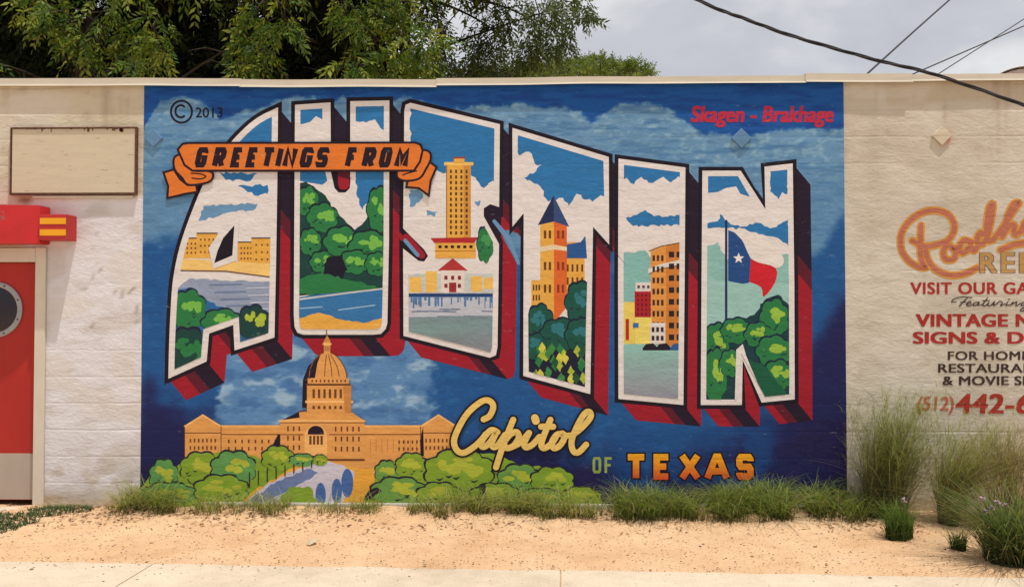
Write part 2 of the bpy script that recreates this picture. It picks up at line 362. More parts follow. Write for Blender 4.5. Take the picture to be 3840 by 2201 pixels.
box(bm, (a.x, -.045, -.08), (b.x, -.003, .052), 0, .012); link('footing', bm_mesh('footing', bm), M_CONC, bld)

# door: frame, leaf, porthole, kick plate
fr = empty('door_frame', (0, 0, 0), bld)
bm = bmesh.new(); t_ = D(88, 900).x; ft = D(60, 649).z
box(bm, (t_, -.022, 0.0), (JR.x - .002, .17, JT.z - .002), 0, .004); box(bm, (JL.x + .002, -.022, 0.0), (JL.x + .085, .17, JT.z - .002), 0, .004)
box(bm, (JL.x + .087, -.020, ft), (t_ - .002, .17, JT.z - .004), 0, .004)
bpy.data.objects.remove(fr); fr = link('door_frame', bm_mesh('door_frame', bm), M_FRAME, bld)
Yd = .045
kz = D(40, 1123, Yd).z
door = None
bm = bmesh.new(); box(bm, (JL.x + .09, Yd, .05), (t_ - .004, Yd + .045, ft - .004), 0, .003); door = link('door', bm_mesh('door', bm), M_DOOR, bld)
door['label'] = 'red door with round porthole and grey kick plate'
bm = bmesh.new(); box(bm, (JL.x + .095, Yd - .006, .055), (t_ - .008, Yd - .001, kz), 0, .001); link('kick_plate', bm_mesh('kick_plate', bm), M_KICK, door)
pc = D(-11, 767, Yd); ro, ri = .228, .186
def disc(bm, c, r0, r1, y0, y1, n=56):
    """ring (r0>0) or disc facing -y, between y0 (front) and y1"""
    P = lambda r, y, k: bm.verts.new((c.x + r * math.cos(2 * math.pi * k / n), y, c.z + r * math.sin(2 * math.pi * k / n)))
    if r0 > 0:
        prof = [(r0, y1), (r0, y0 + .003), (r0 + .006, y0), (r1 - .008, y0), (r1, y0 + .004), (r1, y1)]
        rr = [[P(r, y, k) for k in range(n)] for r, y in prof]
        for a_, b_ in zip(rr, rr[1:]):
            for k in range(n): bm.faces.new((a_[k], a_[(k + 1) % n], b_[(k + 1) % n], b_[k]))
    else:
        rr = [P(r1, y0, k) for k in range(n)]; bm.faces.new(rr)
bm = bmesh.new(); disc(bm, pc, ri, ro, Yd - .016, Yd - .001)
port = link('porthole_ring', bm_mesh('porthole_ring', bm, False), M_STEEL, door)
bm = bmesh.new(); disc(bm, pc, 0, ri + .002, Yd - .004, 0); link('porthole_glass', bm_mesh('porthole_glass', bm), M_GLASS, door)
for k in range(8):
    a_ = R(22.5 + 45 * k); bm = bmesh.new(); c = pc + Vector((math.cos(a_) * .207, 0, math.sin(a_) * .207))
    bmesh.ops.create_uvsphere(bm, u_segments=10, v_segments=6, radius=.008, matrix=Matrix.Translation((c.x, Yd - .016, c.z)) @ Matrix.Scale(.5, 4, (0, 1, 0)))
    link('screw', bm_mesh('screw', bm, True), M_DARK, door)
# tie plates, set diamond-wise
def tie_plate(u, v, s, colr, rough_mat, lab=None):
    p = D(u, v); bm = bmesh.new(); box(bm, (-s / 2, -.020, -s / 2), (s / 2, -.001, s / 2), 0, .004)
    bmesh.ops.rotate(bm, verts=bm.verts, cent=(0, 0, 0), matrix=Matrix.Rotation(R(45), 3, 'Y'))
    bmesh.ops.translate(bm, verts=bm.verts, vec=(p.x, 0, p.z))
    me = bm_mesh('tie_plate', bm); a = me.color_attributes.new('Col', 'FLOAT_COLOR', 'POINT')
    for q in a.data: q.color = (*alb(colr), 1)
    o = link('tie_plate', me, rough_mat, bld)
    if lab: o['label'] = lab
    return o
tie_plate(383, 343, .105, (98, 140, 178), M_MURAL); tie_plate(1838, 343, .115, (98, 138, 176), M_MURAL)
tie_plate(2334, 337, .11, (210, 197, 176), M_WALL, 'cream square tie plate turned as a diamond on bare wall')

# ---------------------------------------------------------------- blank framed panel
def blank_sign():
    a, b = D(26, 316, -.03), D(338, 482, -.03); root = empty('wall_panel', ((a.x + b.x) / 2, -.03, b.z))
    tag(root, 'blank cream wall panel in a thin rusty frame above the red canopy', 'panel')
    bm = bmesh.new(); box(bm, (a.x + .016, -.030, b.z + .016), (b.x - .016, -.002, a.z - .012), 0, .002); link('panel', bm_mesh('panel', bm), M_PANEL, root)
    bm = bmesh.new()
    box(bm, (a.x, -.034, b.z), (a.x + .009, -.002, a.z)); box(bm, (b.x - .011, -.038, b.z), (b.x, -.002, a.z))
    box(bm, (a.x + .0125, -.040, a.z - .010), (b.x - .0135, -.002, a.z)); box(bm, (a.x + .0125, -.036, b.z), (b.x - .0135, -.002, b.z + .010))
    rg = random.Random(4)                                                    # curled flakes of rust under the top edge
    for k in range(16):
        x = rg.uniform(a.x + .05, b.x - .06); h = rg.uniform(.004, .035); ww = rg.uniform(.004, .02); box(bm, (x, -.0335, a.z - .0105 - h), (x + ww, -.0305, a.z - .0105))
    link('frame', bm_mesh('frame', bm), M_RUST, root)
    return root
blank_sign()
bm = bmesh.new(); a, b = D(84, 486), D(332, 491); box(bm, (a.x, -.022, b.z), (b.x, -.002, a.z), 0, .003); o_ = link('sill', bm_mesh('sill', bm), M_FRAME, bld); o_['label'] = 'thin cream plaster ledge under the blank panel'
# ---------------------------------------------------------------- canopy over the door
def canopy():
    yb = 0; zt, zb = D(124, 514, 0).z, D(124, 607, 0).z
    x1 = D(124, 560, 0).x; x0 = -2 * (x1 - D(-40, 560, 0).x) + x1; cx = (x0 + x1) / 2; hw = (x1 - x0) / 2
    root = empty('door_canopy', (cx, 0, zb)); tag(root, 'curved red enamel canopy with yellow-striped side fin above the red door', 'canopy')
    n = 40; bm = bmesh.new(); ring = []
    for i in range(n + 1):
        s = -1 + 2 * i / n; x = cx + s * hw * .985; y = -.135 - .07 * (1 - abs(s) ** 2.2); ring.append((x, y))
    pts = [(x1, -.002)] + ring[::-1] + [(x0, -.002)]
    bot = [bm.verts.new((x, y, zb)) for x, y in pts]; top = [bm.verts.new((x, y, zt)) for x, y in pts]
    for k in range(len(pts)): bm.faces.new((bot[k], bot[(k + 1) % len(pts)], top[(k + 1) % len(pts)], top[k]))
    bm.faces.new(bot); bm.faces.new(top[::-1])
    bmesh.ops.bevel(bm, geom=[e for e in bm.edges if abs(e.verts[0].co.z - e.verts[1].co.z) < 1e-4 and min(e.verts[0].co.y, e.verts[1].co.y) < -.05 ], offset=.006, segments=2, affect='EDGES')
    link('canopy_body', bm_mesh('canopy_body', bm), M_RED, root)
    f0, f1 = D(107, 530, -.19), D(184, 597, -.04)
    bm = bmesh.new(); box(bm, (x1 + .002, -.166, f1.z), (f1.x, -.001, f0.z), 0, .004); fin = link('side_fin', bm_mesh('side_fin', bm), M_REDFLAT, root)
    H = f0.z - f1.z
    for s0 in (.15, .60):
        bm = bmesh.new(); box(bm, (x1 + .012, -.171, f0.z - H * (s0 + .24)), (f1.x - .001, -.1665, f0.z - H * s0), 0, .001); link('stripe', bm_mesh('stripe', bm), M_YEL, fin)
canopy()

# ---------------------------------------------------------------- painting tools
ZC = [.0030]
def area(p): return sum(p[i][0] * p[(i + 1) % len(p)][1] - p[(i + 1) % len(p)][0] * p[i][1] for i in range(len(p))) / 2
def tess(p):
    return tessellate_polygon([[Vector((x, y, 0)) for x, y in p]])
def catmull(p, n=6, closed=False):
    p = [np.array(q, float) for q in p]; m = len(p); out = []
    for i in range(m if closed else m - 1):
        if closed: a, b, c, d = p[(i - 1) % m], p[i], p[(i + 1) % m], p[(i + 2) % m]
        else: a, b, c, d = p[max(i - 1, 0)], p[i], p[i + 1], p[min(i + 2, m - 1)]
        for k in range(n):
            t = k / n; out.append(tuple(.5 * (2 * b + (c - a) * t + (2 * a - 5 * b + 4 * c - d) * t * t + (3 * b - a - 3 * c + d) * t ** 3)))
    if not closed: out.append(tuple(p[-1]))
    return out
def rag(p, amp=3, step=9, seed=1, closed=True):
    """hand-painted edge: subdivide and jitter"""
    rg = random.Random(seed); out = []; m = len(p)
    for i in range(m if closed else m - 1):
        a, b = p[i], p[(i + 1) % m]; l = math.hypot(b[0] - a[0], b[1] - a[1]); n = max(1, int(l / step))
        for k in range(n):
            t = k / n; out.append((a[0] + (b[0] - a[0]) * t + (rg.uniform(-amp, amp) if k else 0), a[1] + (b[1] - a[1]) * t + (rg.uniform(-amp, amp) if k else 0)))
    return out
def inset(p, d):
    """mitred inward offset of a simple polygon"""
    s = 1 if area(p) > 0 else -1; out = []; m = len(p)
    for i in range(m):
        a, b, c = (np.array(p[(i + k) % m], float) for k in (-1, 0, 1))
        e0 = (b - a) / (np.linalg.norm(b - a) + 1e-9); e1 = (c - b) / (np.linalg.norm(c - b) + 1e-9)
        n0 = np.array((-e0[1], e0[0])) * s; n1 = np.array((-e1[1], e1[0])) * s; h = n0 + n1; l = h.dot(h) / 2
        out.append(tuple(b + h / max(l, .35) * d))
    return out
def clip_convex(sub, tri):
    if area(tri) < 0: tri = tri[::-1]
    out = sub
    for i in range(3):
        a, b = tri[i], tri[(i + 1) % 3]; inp, out = out, []
        if not inp: return []
        f = lambda q: (b[0] - a[0]) * (q[1] - a[1]) - (b[1] - a[1]) * (q[0] - a[0])
        for j in range(len(inp)):
            p, q = inp[j - 1], inp[j]; fp, fq = f(p), f(q)
            if fq >= 0:
                if fp < 0: t = fp / (fp - fq); out.append((p[0] + (q[0] - p[0]) * t, p[1] + (q[1] - p[1]) * t))
                out.append(q)
            elif fp >= 0: t = fp / (fp - fq); out.append((p[0] + (q[0] - p[0]) * t, p[1] + (q[1] - p[1]) * t))
    return out
class Paint:
    def __init__(s, clip=None):
        s.V, s.F, s.C = [], [], []
        s.clip = [[clip[i] for i in t] for t in tess(clip)] if clip else None
        s.bb = [(min(q[0] for q in t), max(q[0] for q in t), min(q[1] for q in t), max(q[1] for q in t)) for t in s.clip] if clip else None
    def _put(s, pts, cols, z):
        k = len(s.V)
        for (u, v), zz in zip(pts, z if isinstance(z, list) else [z] * len(pts)):
            q = D(u, v); s.V.append((q.x, -zz, q.z))
        s.C += cols; s.F.append(tuple(range(k, k + len(pts))))
    def poly(s, p, c, grad=None):
        """grad: (v0, colour0, v1, colour1, ...) colour along v"""
        ZC[0] += .00002; z = ZC[0]
        cf = lambda q: alb(c)
        if grad:
            vs = grad[0::2]; cs = np.array([alb(x) for x in grad[1::2]]); cf = lambda q: tuple(np.interp(q[1], vs, cs[:, k]) for k in range(3))
        for t in tess(p):
            tr = [p[i] for i in t]
            if abs(area(tr)) < 1e-3: continue
            if s.clip is None: s._put(tr, [cf(q) for q in tr], z); continue
            x0, x1 = min(q[0] for q in tr), max(q[0] for q in tr); y0, y1 = min(q[1] for q in tr), max(q[1] for q in tr)
            for ct, b in zip(s.clip, s.bb):
                if x1 < b[0] or x0 > b[1] or y1 < b[2] or y0 > b[3]: continue
                r = clip_convex(tr, ct)
                if len(r) > 2 and abs(area(r)) > 1e-3: s._put(r, [cf(q) for q in r], z)
        return s
    def rect(s, u0, v0, u1, v1, c, **k): return s.poly([(u0, v0), (u1, v0), (u1, v1), (u0, v1)], c, **k)
    def stroke(s, p, wd, c, closed=False, cap='round', grad=None):
        p = [np.array(q, float) for q in p]
        p = [q for i, q in enumerate(p) if i == 0 or np.linalg.norm(q - p[i - 1]) > 1e-3]
        m = len(p); wl = wd if hasattr(wd, '__len__') else [wd] * m
        if len(wl) != m: wl = np.interp(np.linspace(0, 1, m), np.linspace(0, 1, len(wl)), wl)
        if closed: p = p + [p[0]]; wl = list(wl) + [wl[0]]; m += 1
        Lf, Rt = [], []
        for i in range(m):
            a = p[i - 1] if i else (p[m - 2] if closed else None); b = p[i]; cc = p[i + 1] if i < m - 1 else (p[1] if closed else None)
            e0 = (b - a) / np.linalg.norm(b - a) if a is not None else None; e1 = (cc - b) / np.linalg.norm(cc - b) if cc is not None else None
            e0 = e1 if e0 is None else e0; e1 = e0 if e1 is None else e1
            n0 = np.array((-e0[1], e0[0])); n1 = np.array((-e1[1], e1[0])); h = n0 + n1; l = max(h.dot(h) / 2, .3); o = h / l * wl[i] / 2
            Lf.append(b + o); Rt.append(b - o)
        ZC[0] += .00002; z = ZC[0]
        colf = (lambda q: alb(c)) if not grad else (lambda q: tuple(np.interp(q[1], grad[0::2], np.array([alb(x) for x in grad[1::2]])[:, k]) for k in range(3)))
        st = .000016 / max(m, 1)
        def put(q, zz):
            if s.clip is None: s._put([tuple(x) for x in q], [colf(x) for x in q], zz)
            else:
                for t in ((0, 1, 2), (0, 2, 3)) if len(q) == 4 else [(0, k, k + 1) for k in range(1, len(q) - 1)]:
                    tr = [tuple(q[k]) for k in t]
                    if abs(area(tr)) < 1e-4: continue
                    for ct in s.clip:
                        r = clip_convex(tr, ct)
                        if len(r) > 2 and abs(area(r)) > 1e-3: s._put(r, [colf(x) for x in r], zz[0])
        for i in range(m - 1): put([Lf[i], Lf[i + 1], Rt[i + 1], Rt[i]], [z + i * st, z + (i + 1) * st, z + (i + 1) * st, z + i * st])
        if cap == 'round' and not closed:
            for e, d in ((0, -1), (m - 1, 1)):
                b = p[e]; o = Lf[e] - b; r = np.linalg.norm(o); a0 = math.atan2(o[1], o[0])
                q = [b + r * np.array((math.cos(a0 - d * math.pi * k / 8), math.sin(a0 - d * math.pi * k / 8))) for k in range(9)]
                put(q, [z + e * st] * 9)
        return s
    def outline(s, strokes, wd, c, dark, o, grad=None):
        for st in strokes: s.stroke(st, np.asarray(wd) + 2 * o if hasattr(wd, '__len__') else wd + 2 * o, dark)
        for st in strokes: s.stroke(st, wd, c, grad=grad)
        return s
    def text(s, full, ref, u0, u1, vt, vb, c, bold=.0, shear=0, spacing=1.0, dark=None, o=0):
        """Blender's built-in lettering, fitted so that `ref` runs u0..u1 and capitals vt..vb"""
        def mk(tx, bo):
            cu = bpy.data.curves.new('t', 'FONT'); cu.body = tx; cu.offset = bo; cu.shear = shear; cu.space_character = spacing; cu.resolution_u = 4
            ob = bpy.data.objects.new('t', cu); COL.objects.link(ob); dg = bpy.context.evaluated_depsgraph_get()
            me = bpy.data.meshes.new_from_object(ob.evaluated_get(dg)); bpy.data.objects.remove(ob); bpy.data.curves.remove(cu)
            Vv = [(v.co.x, v.co.y) for v in me.vertices]; Ff = [tuple(f.vertices) for f in me.polygons]; bpy.data.meshes.remove(me); return Vv, Ff
        Vr, _ = mk(ref, 0); xs = [v[0] for v in Vr]; Hh, _ = mk('H', 0); ys = [v[1] for v in Hh]
        sx = (u1 - u0) / (max(xs) - min(xs)); sy = (vb - vt) / (max(ys) - min(ys)); x0 = min(xs); y0 = min(ys)
        Vf, Ff = mk(full, 0)
        for b_, cc in (((bold + o, dark),) if dark else ()) + ((bold, c),):
          for ox, oy in ((0, 0), (1, .4), (-1, .4), (1, -.4), (-1, -.4), (.4, 0), (-.4, 0)):
            if b_ == 0 and ox: continue
            ZC[0] += .00002
            for f in Ff:
                q = [(u0 + (Vf[i][0] - x0 + ox * b_) * sx, vb - (Vf[i][1] - y0 + oy * b_) * sy) for i in f]
                s._put(q, [alb(cc)] * len(q), ZC[0])
        return s
    def build(s, name, parent, mat=None):
        me = bpy.data.meshes.new(name); me.from_pydata(s.V, [], s.F); a = me.color_attributes.new('Col', 'FLOAT_COLOR', 'POINT')
        c = np.ones((len(s.V), 4), np.float32); c[:, :3] = s.C; a.data.foreach_set('color', c.ravel())
        bm = bmesh.new(); bm.from_mesh(me)
        for f in bm.faces:
            f.normal_update()
            if f.normal.y > 0: f.normal_flip()
        bm.to_mesh(me); bm.free()
        return link(name, me, mat or M_MURAL, parent)
def bush(P, cx, cy, rx, ry, dark, mid, light, seed, n=9, edge=True):
    """a scalloped shrub in three flat paints"""
    rg = random.Random(seed)
    def scal(cx, cy, rx, ry, n):
        out = []
        for k in range(n * 5):
            a = 2 * math.pi * k / (n * 5); ph = (k % 5) / 5; r = 1 + .16 * math.sin(math.pi * ph) + rg.uniform(-.025, .025)
            out.append((cx + rx * r * math.cos(a), cy + ry * r * math.sin(a)))
        return out
    if edge: P.poly(scal(cx - 1, cy - 2, rx * 1.05, ry * 1.07, n), dark)
    P.poly(scal(cx, cy, rx, ry, n), mid)
    for k in range(int(n * 1.3)):
        a = rg.uniform(-2.9, .4); q = rg.uniform(.15, .72); x, y = cx + rx * q * math.cos(a), cy + ry * q * math.sin(a) * .9
        P.poly(scal(x, y, rx * rg.uniform(.12, .3), ry * rg.uniform(.1, .24), 5), light)
    for k in range(n // 2):
        a = rg.uniform(.2, 2.9); q = rg.uniform(.3, .8); x, y = cx + rx * q * math.cos(a), cy + ry * q * math.sin(a)
        P.stroke(catmull([(x - rx * .12, y), (x - rx * .02, y + ry * .08), (x + rx * .1, y - ry * .04)], 4), [1, max(2.5, rx * .07), 1], dark)

NAVY, MAROON, REDP, WHITE, INK = (34, 20, 42), (92, 24, 42), (156, 26, 44), (226, 220, 218), (24, 16, 30)
BLUE, LBLUE, DBLUE = (44, 118, 178), (104, 150, 190), (26, 76, 140)
OCH, OCHD, ORA = (228, 172, 76), (176, 112, 48), (222, 118, 48)
G1, G2, G3 = (24, 66, 62), (42, 122, 70), (118, 186, 78)
# ---------------------------------------------------------------- mural ground colour
def mural_ground():
    x0 = (D(357, 300).x + D(349, 1150).x) / 2; x1 = (D(2092, 300).x + D(2101, 1150).x) / 2; z0 = D(1270, 1254).z; z1 = ZT - .002
    nx, nz = 520, 320; X, Z = np.meshgrid(np.linspace(x0, x1, nx), np.linspace(z0, z1, nz))
    # back to picture units for the paint plan
    P = np.stack([X - C0.x, np.full_like(X, 0 - C0.y), Z - C0.z], -1) @ np.array(CM)
    U = CU + F * P[..., 0] / -P[..., 2]; Vv = CV - F * P[..., 1] / -P[..., 2]
    a = fbm(U / 70, Vv / 45, 5); b = fbm(U / 18 + 30, Vv / 12, 5); c = fbm(U / 160 + 5, Vv / 120 + 9, 4); s = fbm(U / 60 + 70, Vv / 8, 4)
    col = np.ones(U.shape + (3,)) * np.array((22, 86, 162.))
    col = mixc(col, (18, 70, 146), sst(.45, .7, s))
    # cloud bank, wavy upper rim
    rim = np.interp(U, [345, 372, 400, 440, 480, 520, 545, 570, 600, 640, 690, 735, 760, 830, 850, 980, 1000, 1030, 1100, 1150, 1190, 1240, 1290, 1340, 1400, 1440, 1466, 1500, 1540, 1600, 1660, 1700, 1730, 1800, 1890, 1910, 2010, 2092],
                    [345, 285, 252, 240, 246, 268, 296, 290, 272, 268, 250, 236, 240, 252, 240, 252, 238, 245, 268, 266, 262, 262, 258, 264, 266, 280, 303, 280, 256, 254, 272, 300, 328, 332, 334, 322, 322, 314])
    cl = sst(-4, 7, Vv - rim + (b - .5) * 22)
    cc = np.ones_like(col) * np.array((104, 148, 186.)); cc = mixc(cc, (132, 172, 200), sst(.5, .72, b)); cc = mixc(cc, (70, 118, 166), sst(.45, .75, s) * .8); cc = mixc(cc, (84, 132, 176), sst(40, 160, Vv - rim) * .5)
    col = np.where(cl[..., None] > 0, col * (1 - cl[..., None]) + cc * cl[..., None], col)
    mid = np.interp(U, [345, 360, 440, 520, 1400, 1950, 2000, 2092], [610, 604, 590, 640, 640, 660, 640, 560])
    m = sst(-22, 22, Vv - mid + (a - .5) * 90); col = mixc(col, (30, 86, 148), m); col = mixc(col, (44, 104, 164), m * sst(.55, .75, b) * .5)
    right = sst(1940, 2010, U)
    deep = np.interp(U, [345, 370, 470, 1050, 1300, 1600, 1950, 2030, 2092], [1010, 960, 1010, 1090, 1080, 1160, 1010, 820, 730])
    dk = sst(-60, 70, Vv - deep + (a - .5) * 120); col = mixc(col, (28, 32, 84), dk); col = mixc(col, (36, 28, 74), dk * sst(.5, .7, c) * .7)
    col = mixc(col, (26, 78, 140), sst(1480, 1560, U) * sst(1960, 1890, U) * sst(1040, 1070, Vv) * sst(1245, 1200, Vv) * .75 * sst(.35, .55, a))
    # pale patch behind the domed hall
    e = np.maximum(sst(522, 560, U + (b - .5) * 60) * sst(1092, 1050, U + (b - .5) * 70), 0) * sst(800, 830, Vv) * sst(1075, 1045, Vv)
    pc_ = np.ones_like(col) * np.array((92, 138, 188.)); pc_ = mixc(pc_, (150, 184, 212), sst(.52, .72, fbm(U / 55 + 3, Vv / 26, 5))); pc_ = mixc(pc_, (64, 112, 168), sst(.5, .7, fbm(U / 60 + 33, Vv / 30, 5)) * .8)
    col = col * (1 - e[..., None]) + pc_ * e[..., None]
    A = np.where(col < 10.3, col / 255 / 12.92, ((col / 255 + .055) / 1.055) ** 2.4) * PK
    V = np.stack([X, np.full_like(X, -.0025), Z], -1).reshape(-1, 3); i = np.arange(nz - 1)[:, None] * nx + np.arange(nx - 1)[None]
    Fa = np.stack([i, i + 1, i + nx + 1, i + nx], -1).reshape(-1, 4)
    o = link('mural', mesh_np('mural', V, Fa, A.reshape(-1, 3)), M_MURAL)
    return tag(o, 'large blue painted mural of huge picture-filled letters on the masonry wall', 'mural')
mural = mural_ground()

# ---------------------------------------------------------------- the six big letters
VEC = (44, 53)
LET = {}
LET['a'] = [(690, 266)] + catmull([(690, 266), (640, 291), (598, 326), (556, 374), (510, 446), (474, 530), (446, 612), (430, 690), (424, 762), (420, 850), (418, 938)], 4)[1:] + [(513, 895), (519, 826), (579, 805), (582, 868), (681, 836), (685, 654), (688, 463)]
LET['u'] = [(732, 260), (820, 254), (821, 426), (830, 466), (840, 477), (857, 477), (868, 466), (869, 426), (869, 251), (966, 249), (965, 600), (961, 800), (957, 815), (945, 827), (925, 829), (752, 829), (738, 824), (731, 810), (729, 780), (730, 600)]
LET['s'] = [(1003, 275), (1006, 260), (1018, 255), (1240, 308), (1238, 525), (1216, 516), (1205, 520), (1203, 534), (1238, 600), (1234, 860), (1230, 880), (1215, 886), (1001, 832), (1000, 612), (1038, 643), (1051, 646), (1058, 634), (1050, 622), (1000, 570), (1002, 400)]
LET['t'] = [(1271, 317), (1510, 389), (1511, 606), (1471, 562), (1467, 800), (1464, 976), (1298, 931), (1299, 528), (1271, 562)]
LET['i'] = [(1534, 393), (1700, 415), (1698, 700), (1695, 1003), (1534, 988), (1533, 700)]
LET['n'] = [(1742, 423), (1837, 423), (1898, 518), (1896, 413), (1966, 405), (1970, 700), (1971, 989), (1889, 997), (1842, 892), (1840, 1003), (1738, 1003), (1740, 700)]
letters = {}
def side(key):
    p = LET[key]; s = 1 if area(p) > 0 else -1; P = Paint(); m = len(p); pars = []
    vt, vb = min(q[1] for q in p), max(q[1] for q in p); du, dv = VEC
    for i in range(m):
        a, b = p[i], p[(i + 1) % m]; n = ((b[1] - a[1]) * s, -(b[0] - a[0]) * s)
        if n[0] * du + n[1] * dv <= 1: continue
        pars.append((a, b, n))
    pars.sort(key=lambda t: -(t[2][0] / math.hypot(*t[2])))       # under faces on top of right faces
    big = max(math.hypot(b[0] - a[0], b[1] - a[1]) for a, b, n in pars)
    for a, b, n in pars:
        right = n[0] > abs(n[1]) * .9; up = n[1] < 0
        q = [a, b, (b[0] + du, b[1] + dv), (a[0] + du, a[1] + dv)]
        if up and not right: P.poly(q, NAVY); continue
        if right:
            P.poly(q, REDP)
            lim = vt + (vb - vt) * .36; top = a if a[1] < b[1] else b; bot = b if a[1] < b[1] else a
            for l2, cc in ((lim + 46, MAROON), (lim, NAVY)):
                if top[1] < l2:
                    t = min(1, (l2 - top[1]) / max(1, bot[1] - top[1])); mid = (top[0] + (bot[0] - top[0]) * t, top[1] + (bot[1] - top[1]) * t)
                    P.poly([top, mid, (mid[0] + du, mid[1] + dv), (top[0] + du, top[1] + dv)], cc)
        else:
            P.poly(q, REDP)
            L_ = math.hypot(b[0] - a[0], b[1] - a[1])
            if L_ > 40:
                r, l = (a, b) if a[0] > b[0] else (b, a); mx_ = lambda t: (r[0] + (l[0] - r[0]) * t, r[1] + (l[1] - r[1]) * t)
                k = min(.5, 44 / L_)
                for t0, t1, cc in ((k * .9, k * 1.5, MAROON), (0, k * .9, NAVY)):
                    c0, c1 = mx_(t0), mx_(t1); P.poly([c0, c1, (c1[0] + du, c1[1] + dv), (c0[0] + du, c0[1] + dv)], cc)
    return P
def clouds(P, seed, u0, u1, v, c, amp=18, h=200):
    rg = random.Random(seed); n = 9; top = [(u0 + (u1 - u0) * k / n, v + rg.uniform(-amp, amp)) for k in range(n + 1)]
    P.poly(rag([(u0, v - h)] + [(u1, v - h)] + top[::-1], 3.2, 7, seed), c)
def letter(key, suffix_label):
    Ps = side(key); f = LET[key]
    Pf = Paint(); Pf.stroke(f, 19, INK, closed=True); Pf.poly(f, WHITE)
    Pp = Paint(inset(f, 13.5 if key != 'a' else 15))
    return Ps, Pf, Pp
order = [('a', 'large white-rimmed block letter A of the mural'), ('u', 'large white-rimmed block letter U of the mural'), ('s', 'large white-rimmed block letter S of the mural'),
         ('t', 'large white-rimmed block letter T of the mural'), ('i', 'large white-rimmed block letter I of the mural'), ('n', 'large white-rimmed block letter N of the mural')]
def windows(P, u0, v0, u1, v1, nx, ny, w_, h_, c, skew=0):
    for i in range(nx):
        for j in range(ny):
            u = u0 + (u1 - u0) * (i + .5) / nx; v = v0 + (v1 - v0) * (j + .5) / ny + skew * (i - nx / 2)
            P.rect(u - w_ / 2, v - h_ / 2, u + w_ / 2, v + h_ / 2, c)
def pic_a(P):
    clouds(P, 11, 540, 700, 392, BLUE, 12, 130)
    P.poly(rag([(545, 428), (640, 430), (622, 448), (560, 446)], 3, 8, 2), BLUE)
    P.poly(rag([(505, 510), (640, 504), (634, 518), (560, 528), (492, 548)], 3, 8, 3), LBLUE)
    P.poly(rag([(590, 462), (664, 458), (664, 480), (630, 484)], 4, 8, 4), BLUE)
    P.poly(rag([(400, 745), (470, 690), (700, 700), (700, 800), (400, 800)], 2, 9, 5), (146, 160, 186))
    for u0, v0, u1, v1 in ((455, 590, 505, 640), (488, 578, 540, 640), (590, 600, 632, 655), (624, 590, 690, 660)):
        P.rect(u0, v0, u1, v1, OCH); windows(P, u0 + 5, v0 + 8, u1 - 5, v1 - 8, 4, 3, 4, 5, (120, 74, 40))
        P.stroke([(u0, v0), (u1, v0)], 3, (60, 40, 40), cap='flat')
    P.poly([(440, 640), (700, 655), (700, 690), (560, 672), (440, 670)], (240, 200, 120)); P.stroke([(440, 670), (560, 672), (700, 690)], 3, (92, 60, 48))
    for k, v in enumerate((706, 724, 742, 758)): P.stroke([(520 + 14 * k, v), (600 + 10 * k, v - 2)], 3, (104, 128, 166)); P.stroke([(610 + 6 * k, v + 8), (690, v + 6)], 3, (190, 198, 214))
    P.poly(rag([(400, 720), (470, 712), (520, 748), (590, 776), (700, 790), (700, 940), (400, 960)], 4, 10, 6), (44, 102, 156))
    bush(P, 470, 770, 38, 46, (30, 34, 60), G2, G3, 21, 7); bush(P, 552, 800, 46, 30, (30, 34, 60), G2, G3, 22, 7); bush(P, 630, 800, 36, 38, (30, 34, 60), G1, (170, 190, 62), 23, 7)
    bush(P, 468, 880, 50, 60, (30, 34, 60), G1, G2, 24, 8)
    P.poly([(518, 615), (545, 576), (563, 552), (594, 538), (588, 645), (530, 666)], WHITE)
    P.poly([(532, 652), (540, 622), (554, 590), (582, 558), (577, 633)], INK)
def pic_u(P):
    P.poly([(700, 262), (800, 262), (800, 296), (784, 288), (770, 302), (750, 308), (700, 300)], BLUE)
    P.poly(rag([(880, 262), (960, 262), (960, 330), (944, 318), (930, 296), (908, 304), (880, 300)], 2, 7, 4), BLUE)
    P.poly([(740, 400), (822, 400), (822, 440), (800, 458), (740, 448)], BLUE)
    P.poly(rag([(884, 420), (956, 420), (956, 470), (920, 490), (900, 520), (884, 480)], 3, 7, 5), BLUE)
    P.poly(rag([(700, 456), (760, 450), (800, 478), (830, 520), (860, 552), (880, 570), (905, 548), (930, 480), (980, 460), (980, 730), (700, 730)], 3, 9, 6), G1)
    for k, (u, v, rx, ry) in enumerate(((764, 500, 24, 34), (800, 540, 34, 32), (940, 520, 26, 50), (850, 600, 42, 34), (915, 610, 44, 34), (770, 600, 24, 30), (880, 650, 36, 26), (935, 655, 26, 26), (800, 650, 28, 24))):
        bush(P, u, v, rx, ry, (20, 30, 44), G2, G3, 40 + k, 7)
    P.poly(rag([(810, 640), (850, 632), (862, 668), (840, 700), (800, 690)], 3, 8, 7), (24, 22, 40))
    P.poly(rag([(740, 690), (800, 676), (960, 716), (960, 730), (740, 730)], 3, 8, 8), G2)
    P.poly([(700, 742), (800, 728), (980, 712), (980, 830), (700, 830)], (52, 116, 172)); P.stroke([(740, 742), (860, 726), (960, 714)], 4, (206, 204, 204))
    P.poly(rag([(740, 790), (790, 774), (850, 792), (900, 800), (960, 786), (960, 830), (740, 830)], 2, 8, 9), OCH); P.stroke([(745, 764), (800, 760)], 3, (150, 184, 214)); P.stroke([(840, 768), (930, 756)], 3, (150, 184, 214))
